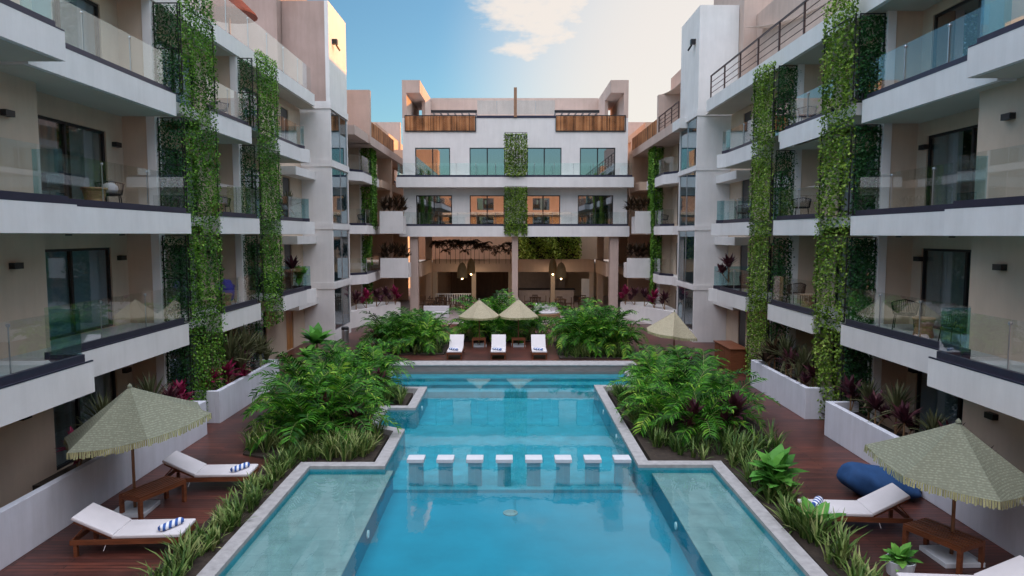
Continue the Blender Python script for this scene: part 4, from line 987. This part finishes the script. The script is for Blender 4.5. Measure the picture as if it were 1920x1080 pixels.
# big paddle-leaved plant
random.seed(3); pl = MB(); stm = MB()
for i in range(6):
    a = i * 1.05 + .3; el = R(random.uniform(55, 80)); p_ = Vector((0, 0, .1)); px = Vector((-sin(a), cos(a), 0)); k0 = len(pl.v)
    for j in range(7):
        ww = .12 * sin(pi * (j + .5) / 7) + .01; pl.v += [tuple(p_ - px * ww + Vector((0, 0, .03))), tuple(p_), tuple(p_ + px * ww + Vector((0, 0, .03)))]
        p_ = p_ + Vector((cos(a) * cos(el), sin(a) * cos(el), sin(el))) * .11; el -= R(9)
    for j in range(6): q = k0 + 3 * j; pl.f += [(q, q + 1, q + 4, q + 3), (q + 1, q + 2, q + 5, q + 4)]
stm.tube((0, 0, 0), (0, 0, .15), .03)
inst('paddle_leaf_plant', (pl.mesh('leaves', 'bright', True), stm.mesh('stem', 'palmstem')), ('leaves', 'stem'), (5.85, 12.6, .05), 1.0, .4, 'light green paddle-leaved plant beside the right lounger foot', 'plant', None)

# plants on the rear parapets and the terrace behind
random.seed(31)
for s, z in ((-1, 3.85), (-1, 7.1), (1, 3.85), (1, 7.1)):
    for k in range(4):
        x = s * (7.5 + k * .45 + (.9 if s > 0 else 0)); ros('brown', x, 47.6, z, 1.5, f"in the {'upper' if z > 5 else 'lower'} {'left' if s < 0 else 'right'} parapet planter of the rear")
for s in (-1, 1):
    for k in range(5):
        x = s * (8.0 + k * .45); y = 46.8 - k * 1.0; ros('plum' if k % 3 else 'magenta', x, y, .95, 1.6, 'in the angled planter below the ' + ('left' if s < 0 else 'right') + ' rear balconies')
# silhouetted small palms on the upper terrace
random.seed(33); fl = MB(); st_ = MB()
for i in range(11): frond(fl, st_, (0, 0, 1.35), i * .7, .85, R(random.uniform(20, 75)), R(110), 14, .30, .03)
st_.tube((0, 0, 0), (0, 0, 1.5), .02, .015, k=5)
TP = (fl.mesh('fronds', 'brown'), st_.mesh('trunk', 'brown'))
for i in range(17):
    x = -6.2 + i * .41 + random.uniform(-.1, .1)
    inst('small_palm', TP, ('fronds', 'trunk'), (x, 56.2 + random.random() * .2, 3.4), random.uniform(.6, 1.15), random.random() * 6, 'thin dark palm against the peach wall of the upper terrace', 'palm', 'thin dark palms along the upper terrace')
bld_part(cb, 'wall', MB().box(6.9, 11, 68.5, 68.8, 3.3, 9), 'tan')
# hedge seen on the right part of the upper terrace
random.seed(35); hd = MB(); pts = []
for _ in range(6500):
    x = random.uniform(.7, 6.9); y = random.uniform(66, 68); t = random.random(); pts.append((x, y + .5 * sin(x * 2.3 + t * 5), 3.3 + t * (3.9 + .5 * sin(x * 2.1))))
leaf_quads(hd, pts, .22); hg = hd.build('hedge', 'hedge'); tag(hg, 'tall yellow-green hedge seen under the right half of the rear block', 'hedge')
bld_part(hg, 'stems', MB().box(.8, 6.8, 67.2, 67.6, 3.3, 6.2), 'soil')
gr = MB()
gr.box(.6, 7, 57.0, 57.04, 3.4, 3.44); 
random.seed(36)

# ================================================================== UMBRELLAS
def umbrella(loc, Rr, H_, drop, rot, tilt, tdir, label, cm_='canopy', sides=6):
    u = empty('umbrella', loc); tag(u, label, 'umbrella', 'fringed pool umbrellas')
    u['_c'] = 0; del u['_c']
    mt = Matrix.Rotation(tilt, 3, Vector((-sin(tdir), cos(tdir), 0)))
    def T(p_): q = mt @ Vector((p_[0], p_[1], p_[2] - H_)); return (q.x, q.y, q.z + H_)
    mb = MB(); top = T((0, 0, H_)); rings = 7; k = sides; sub = 6; n = len(mb.v); mb.v.append(top); P_ = []
    for r_ in range(1, rings + 1):
        row = []
        for i in range(k):
            for j in range(sub):
                a0 = rot + 2 * pi * i / k; a1 = rot + 2 * pi * (i + 1) / k; t = j / sub
                rr = Rr * r_ / rings; sag = .07 * Rr * sin(pi * t) * (r_ / rings)
                x = rr * (cos(a0) * (1 - t) + cos(a1) * t); y = rr * (sin(a0) * (1 - t) + sin(a1) * t)
                z = H_ - drop * (r_ / rings) ** 1.0 - .012 * sin(pi * r_ / rings) * Rr - sag * .6
                row.append(len(mb.v)); mb.v.append(T((x * (1 - .03 * sin(pi * t)), y * (1 - .03 * sin(pi * t)), z)))
        P_.append(row)
    m_ = len(P_[0])
    for i in range(m_): mb.f.append((n, P_[0][i], P_[0][(i + 1) % m_]))
    for a, b in zip(P_, P_[1:]):
        for i in range(m_): j = (i + 1) % m_; mb.f.append((a[i], b[i], b[j], a[j]))
    cn = mb.build('canopy', cm_, u); sm_ = cn.modifiers.new('thickness', 'SOLIDIFY'); sm_.thickness = .012
    fr = MB(); rim = [Vector(mb.v[i]) for i in P_[-1]]
    for i in range(m_):
        a, b = rim[i], rim[(i + 1) % m_]
        for q in range(6):
            p0 = a.lerp(b, q / 6); p1 = a.lerp(b, (q + .8) / 6); o = Vector((p0.x, p0.y, 0)).normalized() * random.uniform(-.01, .03); l_ = .13 * random.uniform(.85, 1.1) * (Rr / 1.35 if Rr < 1.3 else 1)
            fr.poly([p0, p1, p1 + o + Vector((0, 0, -l_)), p0 + o + Vector((0, 0, -l_))])
    fg = fr.build('fringe', 'fringe', u)
    po = MB(); q = T((0, 0, H_ - .03)); po.tube((0, 0, .05), q, .032, .028, k=10); po.build('pole', 'paleWood', u, smooth=True)
    cap = MB().lathe([(.05, -.01), (.045, .02), (.012, .06)], 10).build('finial', 'canopy', u); cap.location = T((0, 0, H_))
    rb = MB()
    for i in range(k):
        a = rot + 2 * pi * i / k; rb.tube(T((cos(a) * .05, sin(a) * .05, H_ - .11)), T((cos(a) * Rr * .95, sin(a) * Rr * .95, H_ - drop * .95 - .06)), .012, k=5)
        rb.tube(T((0, 0, H_ - drop - .1)), T((cos(a) * Rr * .5, sin(a) * Rr * .5, H_ - drop * .5 - .08)), .009, k=5)
    rb.build('ribs', 'paleWood', u)
    bs = MB().box(-.36, .36, -.36, .36, 0, .09).build('base', 'base', u, bevel=.01)
    bs.rotation_euler = (0, 0, .05)
    return u
random.seed(41)
umbrella((-7.9, 13.85, 0), 1.5, 2.66, .84, R(5), R(9), R(195), 'large fringed umbrella on the left deck between two loungers')
umbrella((7.92, 11.75, 0), 1.36, 2.50, .82, R(28), R(7), R(-50), 'large fringed umbrella at the lower right beside the bean bag')
umbrella((-1.62, 35.0, 0), 1.08, 2.45, .85, R(15), 0, 0, 'pale fringed umbrella left of the pair by the far loungers', 'canopy2')
umbrella((.42, 35.0, 0), 1.08, 2.47, .85, R(40), 0, 0, 'pale fringed umbrella right of the pair by the far loungers', 'canopy2')
umbrella((7.1, 29.1, 0), 1.2, 2.5, .95, R(20), R(8), R(0), 'pale fringed umbrella in front of the right stair tower', 'canopy2')

def slat_table(loc, rz, label, sx=.95, sy=.55, H_=.5):
    t = empty('side_table', loc, rz); tag(t, label, 'table', 'slatted side tables around umbrella poles')
    tp = MB(); n = 7
    for i in range(n): y0 = -sy / 2 + sy * i / n; tp.box(-sx / 2, sx / 2, y0 + .014, y0 + sy / n - .014, H_ - .03, H_)
    tp.build('tabletop', 'wood', t)
    ap = MB(); ap.box(-sx / 2, sx / 2, -sy / 2, -sy / 2 + .03, H_ - .1, H_ - .031); ap.box(-sx / 2, sx / 2, sy / 2 - .03, sy / 2, H_ - .1, H_ - .031)
    ap.box(-sx / 2, -sx / 2 + .03, -sy / 2 + .03, sy / 2 - .03, H_ - .1, H_ - .031); ap.box(sx / 2 - .03, sx / 2, -sy / 2 + .03, sy / 2 - .03, H_ - .1, H_ - .031); ap.build('apron', 'wood', t)
    for a in (-1, 1):
        for b in (-1, 1): MB().box(a * sx / 2 - a * .07, a * sx / 2, b * sy / 2 - b * .07, b * sy / 2, 0, H_ - .101).build('leg', 'wood', t)
    return t
slat_table((-7.55, 13.95, 0), R(68), 'brown slatted table around the pole of the left umbrella', 1.15, .6)
slat_table((7.75, 11.75, 0), R(115), 'brown slatted table around the pole of the lower right umbrella', 1.05, .68)
slat_table((-1.62, 34.6, 0), 0, 'small slatted table between first and second far loungers', .7, .4)
slat_table((.42, 34.6, 0), 0, 'small slatted table between second and third far loungers', .7, .4)

def lounger(loc, rz, label, back=R(32)):
    """foot at -x, head at +x, length 2.0"""
    t = empty('sun_lounger', loc, rz); tag(t, label, 'sun lounger', 'wooden sun loungers with white cushions')
    fr = MB(); Ln, Wd = 1.95, .72
    for s in (-1, 1): fr.box(-Ln / 2, Ln / 2, s * Wd / 2 - s * .035, s * Wd / 2, .22, .31)
    for x in (-Ln / 2, Ln / 2 - .035): fr.box(x, x + .035, -Wd / 2 + .036, Wd / 2 - .036, .22, .31)
    k = 16
    for i in range(k):
        x = -Ln / 2 + .05 + i * .075; fr.box(x, x + .055, -Wd / 2 + .04, Wd / 2 - .04, .295, .312)
    fr.build('frame', 'wood', t)
    for x in (-Ln / 2 + .06, .28, Ln / 2 - .12):
        for s in (-1, 1):
            if x == .28: continue
            MB().box(x, x + .06, s * Wd / 2 - s * .07, s * Wd / 2 - s * .002, 0, .219).build('leg', 'wood', t)
    hx = .25; bl = .74; ang = back
    bf = MB()
    for s in (-1, 1): bf.obox((hx + cos(ang) * bl / 2, s * (Wd / 2 - .07), .31 + sin(ang) * bl / 2), bl, .04, .045, (0, -ang, 0))
    for i in range(8):
        q = (i + .5) / 8 * bl; bf.obox((hx + cos(ang) * q, 0, .325 + sin(ang) * q), .05, Wd - .18, .015, (0, -ang, 0))
    bf.tube((hx + cos(ang) * bl * .75, -.25, .30 + sin(ang) * bl * .7), (hx + .75, -.25, .26), .014); bf.tube((hx + cos(ang) * bl * .75, .25, .30 + sin(ang) * bl * .7), (hx + .75, .25, .26), .014)
    bf.build('back_frame', 'wood', t)
    c1 = MB().box(-Ln / 2 + .0, hx, -Wd / 2 + .01, Wd / 2 - .01, .316, .385)
    o = c1.build('seat_cushion', 'cushion', t, bevel=.022); o.modifiers['bevel'].segments = 3
    c2 = MB(); th = .068; cxn = hx + cos(ang) * (bl + .05) / 2 - sin(ang) * (th / 2 + .02); czn = .318 + sin(ang) * (bl + .05) / 2 + cos(ang) * (th / 2 + .02)
    c2.obox((cxn, 0, czn), bl + .05, Wd - .02, th, (0, -ang, 0)); o = c2.build('back_cushion', 'cushion', t, bevel=.022); o.modifiers['bevel'].segments = 3
    st = MB()
    for s in (-1, 1): st.tube((hx + .08, s * (Wd / 2 - .06), .30), (hx + .12, s * (Wd / 2 + .03), .12), .006, k=4)
    st.build('strap', 'cushion', t)
    return t
def towel(loc, rz, label, ry=0):
    mb = MB(); prof = [(.012, -.17), (.05, -.172), (.062, -.14), (.064, 0), (.060, .14), (.046, .17), (.015, .172), (.02, .15)]
    mb.lathe(prof, 14); mb.v = [(z * 1.35, x * 1.35, y * .95 + .058) for x, y, z in mb.v]
    o = mb.build('rolled_towel', 'towel', smooth=True); o.location = loc; o.rotation_euler = (0, 0, rz)
    tag(o, label, 'towel', 'rolled striped towels on the loungers'); return o
def put_lounger(c, rz, lab, towels=1, tl='', back=R(26)):
    lounger((c[0], c[1], 0), rz, lab, back)
    for k in range(towels):
        d_ = -.68; ox = cos(rz) * d_ - sin(rz) * (.05 + .2 * k); oy = sin(rz) * d_ + cos(rz) * (.05 + .2 * k)
        towel((c[0] + ox, c[1] + oy, .386), rz + R(60 if rz > 2 else 60), (tl if k == 0 else tl.replace('blue', 'second blue')))
put_lounger((-6.98, 12.2), R(180 + 3), 'sun lounger nearest the camera on the left deck', 1, 'blue and white rolled towel on the nearest left lounger')
put_lounger((-6.93, 15.3), R(180 + 3), 'sun lounger on the left deck beyond the large umbrella', 1, 'blue and white rolled towel on the farther left lounger')
put_lounger((6.85, 13.15), R(-4), 'sun lounger on the right deck in front of the blue bean bag', 1, 'blue and white rolled towel on the right deck lounger', R(29))
put_lounger((7.15, 10.1), R(-4), 'sun lounger cut off by the lower right corner', 0)
for i, (x, w_) in enumerate(((-2.62, 'left'), (-.57, 'middle'), (1.36, 'right'))):
    put_lounger((x, 32.2), R(90), f'{w_} one of the three far sun loungers on the deck', 1, f'blue rolled towel on the {w_} far lounger', R(44))

# bean bag
def blob(name, m, pts, parent=None, sub=2):
    me = bpy.data.meshes.new(name); 
    import bmesh
    bm = bmesh.new(); bmesh.ops.create_icosphere(bm, subdivisions=4, radius=1)
    for v in bm.verts: v.co = pts(v.co)
    bm.to_mesh(me); bm.free(); me.materials.append(M[m]); me.polygons.foreach_set('use_smooth', [True] * len(me.polygons))
    o = bpy.data.objects.new(name, me); S.collection.objects.link(o); o.parent = parent; return o
def bag(c):
    x, y, z = c; r = 1 + .05 * sin(7 * math.atan2(y, x)) * (1 - z * z) + .03 * sin(5 * z + 3 * x) + .02 * sin(14 * x + 9 * y)
    sx = .95; sy = .62; zz = z * .36; zz = max(zz, -.30) + .30
    return Vector((x * sx * r * (abs(x) ** .05 if x else 1), y * sy * r, zz * (1.0 - .35 * x) + .03 * sin(6 * x)))
bb_ = blob('bean_bag', 'blue', bag); bb_.location = (8.25, 14.75, 0); bb_.rotation_euler = (0, 0, R(-12)); bb_.scale = (.88, .9, .95); tag(bb_, 'slumped dark blue bean bag behind the right lounger', 'bean bag')

# wooden cabinet, bin, cream pouf sofa
cab = empty('towel_cabinet', (9.55, 29, 0)); tag(cab, 'reddish wooden counter cabinet on the right deck by the vine', 'cabinet')
MB().box(-.35, .35, -1.0, 1.2, .06, 1.0).build('body', 'wood', cab, bevel=.01); MB().box(-.40, .40, -1.06, 1.26, 1.003, 1.05).build('top', 'wood', cab, bevel=.008); MB().box(-.31, .31, -.96, 1.16, 0, .058).build('plinth', 'darkwood', cab)
q = MB()
for k in range(3): q.box(-.362, -.352, -.93 + k * .71, -.26 + k * .71, .12, .94)
q.build('door_panel', 'wood', cab)
bn = empty('litter_bin', (-8.9, 36.2, 0)); tag(bn, 'cylindrical steel bin beside the left stair tower', 'bin')
MB().lathe([(.2, 0), (.2, .68), (.19, .7)], 20).build('body', 'steel', bn, smooth=False); MB().lathe([(.205, .7), (.205, .82), (.15, .86), (.1, .86)], 20).build('rim', 'frame', bn)

# balcony furniture
def rope_chair(loc, rz, label, m='rope', group='black rope chairs on the balconies', cloth=None):
    t = empty('rope_chair', loc, rz); tag(t, label, 'chair', group)
    blob('seat', m, lambda c: Vector((c.x * .27, c.y * .29, c.z * .04 + .43)), t)
    b = MB(); pts = []
    for i in range(15):
        a = R(-115 + 230 * i / 14); pts.append((cos(a) * .31 - .02, sin(a) * .33, .80 - .12 * abs(i - 7) / 7))
    b.path(pts, .016); lo = [(cos(R(-115 + 230 * i / 28)) * .27, sin(R(-115 + 230 * i / 28)) * .28, .44) for i in range(29)]
    for i in range(29):
        a = R(-115 + 230 * i / 28); tp_ = (cos(a) * .31 - .02, sin(a) * .33, .80 - .12 * abs(i - 14) / 14); b.tube(lo[i], tp_, .010, k=4)
    b.build('backrest', m, t)
    for x, y in ((.24, .22), (.24, -.22), (-.2, .26), (-.2, -.26)): MB().tube((x * .9, y * .9, .44), (x * 1.1, y * 1.1, 0), .014, k=6).build('leg', 'rope', t)
    if cloth: blob('cushion', cloth, lambda c: Vector((c.x * .1 + .12, c.y * .2, c.z * .15 + .6)), t)
    return t
def stump_table(loc, label, h=.5, r=.23):
    t = empty('stump_table', loc); tag(t, label, 'table', 'round wooden drum tables on the balconies')
    MB().lathe([(r, 0), (r * 1.02, .03), (r * .86, h * .5), (r, h * .8), (r, h - .06)], 20).build('base', 'stump', t, smooth=False)
    MB().lathe([(r * 1.12, h - .058), (r * 1.16, h - .03), (r * 1.12, h)], 20).build('tabletop', 'stump', t); return t
zl = [3.245, 6.415, 9.785]; zr = [3.215, 6.345, 9.615]
rope_chair((10.75, 18.35, zr[0]), R(60), 'black rope chair on the first-floor right balcony next to the drum table')
stump_table((10.45, 17.0, zr[0]), 'wooden drum table between two chairs on the first-floor right balcony')
rope_chair((10.55, 15.95, zr[0]), R(-60), 'black rope chair behind the end glass of the first-floor right balcony')
rope_chair((10.55, 24.9, zr[0]), R(40), 'black rope chair on the middle right balcony, first floor'); stump_table((10.45, 23.7, zr[0]), 'wooden drum table on the middle right balcony, first floor')
rope_chair((10.5, 24.6, zr[1]), R(60), 'black rope chair on the middle right balcony, second floor')
rope_chair((10.45, 30.6, zr[1]), R(70), 'blue-black lounge chair at the far right balcony, second floor'); 
rope_chair((10.6, 30.3, zr[0]), R(70), 'maroon chair on the far right balcony, first floor', 'plum')
rope_chair((-10.6, 15.6, zl[1]), R(-120), 'dark rope chair seen through the blue end glass, second-floor left balcony')
rope_chair((-10.5, 17.9, zl[1]), R(120), 'dark rope chair with pale pillow on the second-floor left balcony', cloth='cushion')
stump_table((-10.3, 16.9, zl[1]), 'wooden drum table on the near second-floor left balcony', .55, .26)
rope_chair((-10.6, 25.0, zl[1]), R(130), 'dark chair on the middle left balcony, second floor'); stump_table((-10.3, 24.0, zl[1]), 'wooden drum table on the middle left balcony, second floor')
stump_table((-10.0, 23.6, zl[0]), 'wooden drum table beside the draped chair, first-floor left balcony')
ch = rope_chair((-10.4, 24.6, zl[0]), R(130), 'chair draped in indigo cloth on the first-floor left balcony', 'indigo')
rope_chair((-10.4, 24.6, zl[2]), R(130), 'dark chair on the middle left balcony, third floor'); rope_chair((10.6, 24.6, zr[2]), R(60), 'dark chair on the middle right balcony, third floor')
blob('chair_cover', 'indigo', lambda c: Vector((c.x * .30, c.y * .33, max(-.42, c.z * .48) + .48 + .03 * sin(9 * c.y))), ch)
sf = empty('sofa', (-10.6, 30.6, zl[0])); tag(sf, 'dark outdoor sofa on the far left balcony, first floor', 'sofa')
MB().box(-.4, .4, -.8, .8, .1, .45).build('seat', 'sofa', sf, bevel=.04); MB().box(-.4, -.2, -.8, .8, .452, .85).build('backrest', 'sofa', sf, bevel=.04)
for a in (-1, 1): MB().box(-.38, .38, a * .82, a * .96, .1, .62).build('armrest', 'sofa', sf, bevel=.03)
ros('plum', -10.0, 31.0, zl[0] + .25, 1.6, 'on the far left balcony, first floor'); ros('bright', -9.85, 31.6, zl[0] + .2, 1.7, 'on the far left balcony, first floor'); ros('spiky', -10.1, 31.0, zl[1], 1.4, 'on the far left balcony, second floor')
ros('plum', 10.2, 31.6, zr[0] + .35, 1.6, 'on the far right balcony, first floor')
# rear chairs
for x, y, z, w_ in ((-10.0, 46.0, 6.42, 'left'), (10.3, 45.8, 6.37, 'right')): rope_chair((x, y, z), R(90), f'dark chair on the {w_} rear balcony, second floor')

# restaurant furniture
def dining_chair(loc, rz):
    t = empty('dining_chair', loc, rz); tag(t, 'brown wooden dining chair in the open restaurant', 'chair', 'dining chairs in the restaurant')
    MB().box(-.22, .22, -.22, .22, .43, .47).build('seat', 'darkwood', t)
    b = MB(); b.box(-.22, -.18, -.22, .22, .82, .9); 
    for y in (-.22, -.08, .06, .18): b.box(-.22, -.19, y, y + .04, .471, .82)
    b.build('backrest', 'darkwood', t)
    for x in (-.2, .18):
        for y in (-.2, .18): MB().box(x, x + .03, y, y + .03, 0, .429).build('leg', 'darkwood', t)
    return t
def dining_table(loc, lab):
    t = empty('dining_table', loc); tag(t, 'dark dining table in the open restaurant', 'table', 'dining tables in the restaurant')
    MB().box(-.45, .45, -.45, .45, .72, .76).build('tabletop', 'darkwood', t)
    for x in (-.4, .34):
        for y in (-.4, .34): MB().box(x, x + .06, y, y + .06, 0, .719).build('leg', 'darkwood', t)
for x, y in ((-6.2, 51.5), (-3.8, 51.8), (-5.6, 54), (2.0, 54.2), (3.9, 52.6), (5.9, 53.8), (-1.5, 52)):
    dining_table((x, y, .02), '')
    for a in (0, 90, 180, 270): dining_chair((x + .65 * cos(R(a)), y + .65 * sin(R(a)), .02), R(a) + pi)
pf = empty('daybed', (2.45, 46.5, .02)); tag(pf, 'curved cream daybed with pointed cushions at the restaurant edge', 'daybed')
MB().lathe([(.95, 0), (1.0, .1), (1.0, .38), (.9, .42)], 24).build('base', 'stump', pf)
MB().lathe([(.93, .42), (.95, .48), (.88, .58)], 24).build('mattress', 'cushion', pf)
for k, a in enumerate((200, 235, 270, 305, 340)):
    cq = MB().obox((cos(R(a)) * .72, sin(R(a)) * .72, .82), .1, .42, .42, (R(45), 0, R(a))); cq.build('cushion', 'cushion', pf, bevel=.03)
for s in (-1,):
    pf2 = empty('daybed', (-5.2, 47.0, .02)); tag(pf2, 'cream lounge seat behind the left palms at the terrace', 'daybed')
    MB().box(-.9, .9, -.4, .4, 0, .42).build('base', 'cushion', pf2, bevel=.04); MB().box(-.9, .9, .25, .42, .42, .8).build('backrest', 'cushion', pf2, bevel=.04)

# woven pendant lamps
for i, (x, y, z, w_, sc) in enumerate(((-3.85, 54, 2.45, 'larger of the left pair', 1.15), (-3.2, 55, 2.75, 'smaller of the left pair', .95), (3.45, 55, 2.75, 'smaller of the right pair', .95), (4.05, 54, 2.45, 'larger of the right pair', 1.15))):
    t = empty('pendant_lamp', (x, y, z)); tag(t, f'woven basket pendant lamp, {w_} over the restaurant', 'lamp', 'woven pendant lamps over the restaurant')
    MB().lathe([(.36 * sc, -.1), (.35 * sc, .3), (.31 * sc, .7), (.2 * sc, 1.0), (.05, 1.15)], 18).build('lamp_shade', 'wicker', t)
    MB().lathe([(.03, -.22), (.07, -.16), (.03, -.1)], 10).build('bulb', 'bulb', t); MB().tube((0, 0, 1.15), (0, 0, 5.6 - z), .012, k=5).build('cord', 'frame', t)
    ld = bpy.data.lights.new('bulb_light', 'POINT'); lo_ = bpy.data.objects.new('bulb_light', ld); S.collection.objects.link(lo_)
    ld.energy = 9; ld.color = (1, .82, .62); ld.shadow_soft_size = .08; lo_.location = (x, y, z - .32); lo_.visible_glossy = False

# shade sail on the right roof, thatched roof on the left roof
def sail(pts, name, label):
    mb = MB(); n = 10; a, b, c = [Vector(p_) for p_ in pts]; idx = {}
    for i in range(n + 1):
        for j in range(n + 1 - i):
            k = n - i - j; p_ = (a * i + b * j + c * k) / n; e = 1 - (i * j + j * k + k * i) / (n * n / 3); p_.z -= .35 * (1 - e)
            ctr = (a + b + c) / 3; 
            p_ = p_.lerp(ctr, .25 * (1 - max(i, j, k) / n) * (1 if min(i, j, k) == 0 else .6)); idx[i, j] = len(mb.v); mb.v.append(tuple(p_))
    for i in range(n):
        for j in range(n - i):
            mb.f.append((idx[i, j], idx[i + 1, j], idx[i, j + 1]))
            if i + j < n - 1: mb.f.append((idx[i + 1, j], idx[i + 1, j + 1], idx[i, j + 1]))
    o = mb.build(name, 'sail', smooth=True); so_ = o.modifiers.new('thickness', 'SOLIDIFY'); so_.thickness = .01; tag(o, label, 'shade sail'); return o
sail([(11.9, 35.3, 16.3), (12.6, 27.5, 15.0), (15, 33, 16)], 'shade_sail', 'triangular cloth sail on the roof terrace of the right wing')
sail([(10.6, 41, 15.4), (9.6, 44.6, 14.8), (11.5, 45.5, 15)], 'shade_sail', 'small cloth sail above the right rear roof, beside the tower')
th = empty('thatch_parasol', (-13.0, 32.2, 13.0)); tag(th, 'red-brown thatched shade on the left roof terrace', 'parasol')
MB().lathe([(1.25, 2.9), (1.2, 3.0), (.6, 3.6), (.08, 4.1)], 20).build('canopy', 'brick', th); MB().tube((0, 0, 0), (0, 0, 3.5), .05).build('pole', 'wood', th)

# trees beyond (seen through gaps)
random.seed(50)
for (x, y, h) in ((-16, 80, 9), (3, 78, 8), (14, 82, 9)):
    t = empty('tree', (x, y, -1)); tag(t, f"leafy tree far behind the rear block, {'left' if x < 0 else 'middle' if x < 5 else 'right'} of three", 'tree')
    tk = MB(); tk.tube((0, 0, 0), (.2, .1, h * .55), .25, .14, k=8)
    for k in range(6): a = k * 1.1; tk.tube((.2, .1, h * .45), (cos(a) * h * .25, sin(a) * h * .25, h * .8), .09, .03, k=5)
    tk.build('trunk', 'stump', t)
    cr_ = MB(); pts = []
    for c in range(40):
        a = random.random() * 6.28; r = h * .33 * random.random() ** .5; cz = h * random.uniform(.55, 1.0)
        for _ in range(60): pts.append((cos(a) * r + random.gauss(0, .4), sin(a) * r + random.gauss(0, .4), cz + random.gauss(0, .35)))
    leaf_quads(cr_, pts, .3); cr_.build('crown', 'hedge', t)
for o in list(S.objects):
    if '_w' in o.keys(): del o['_w']
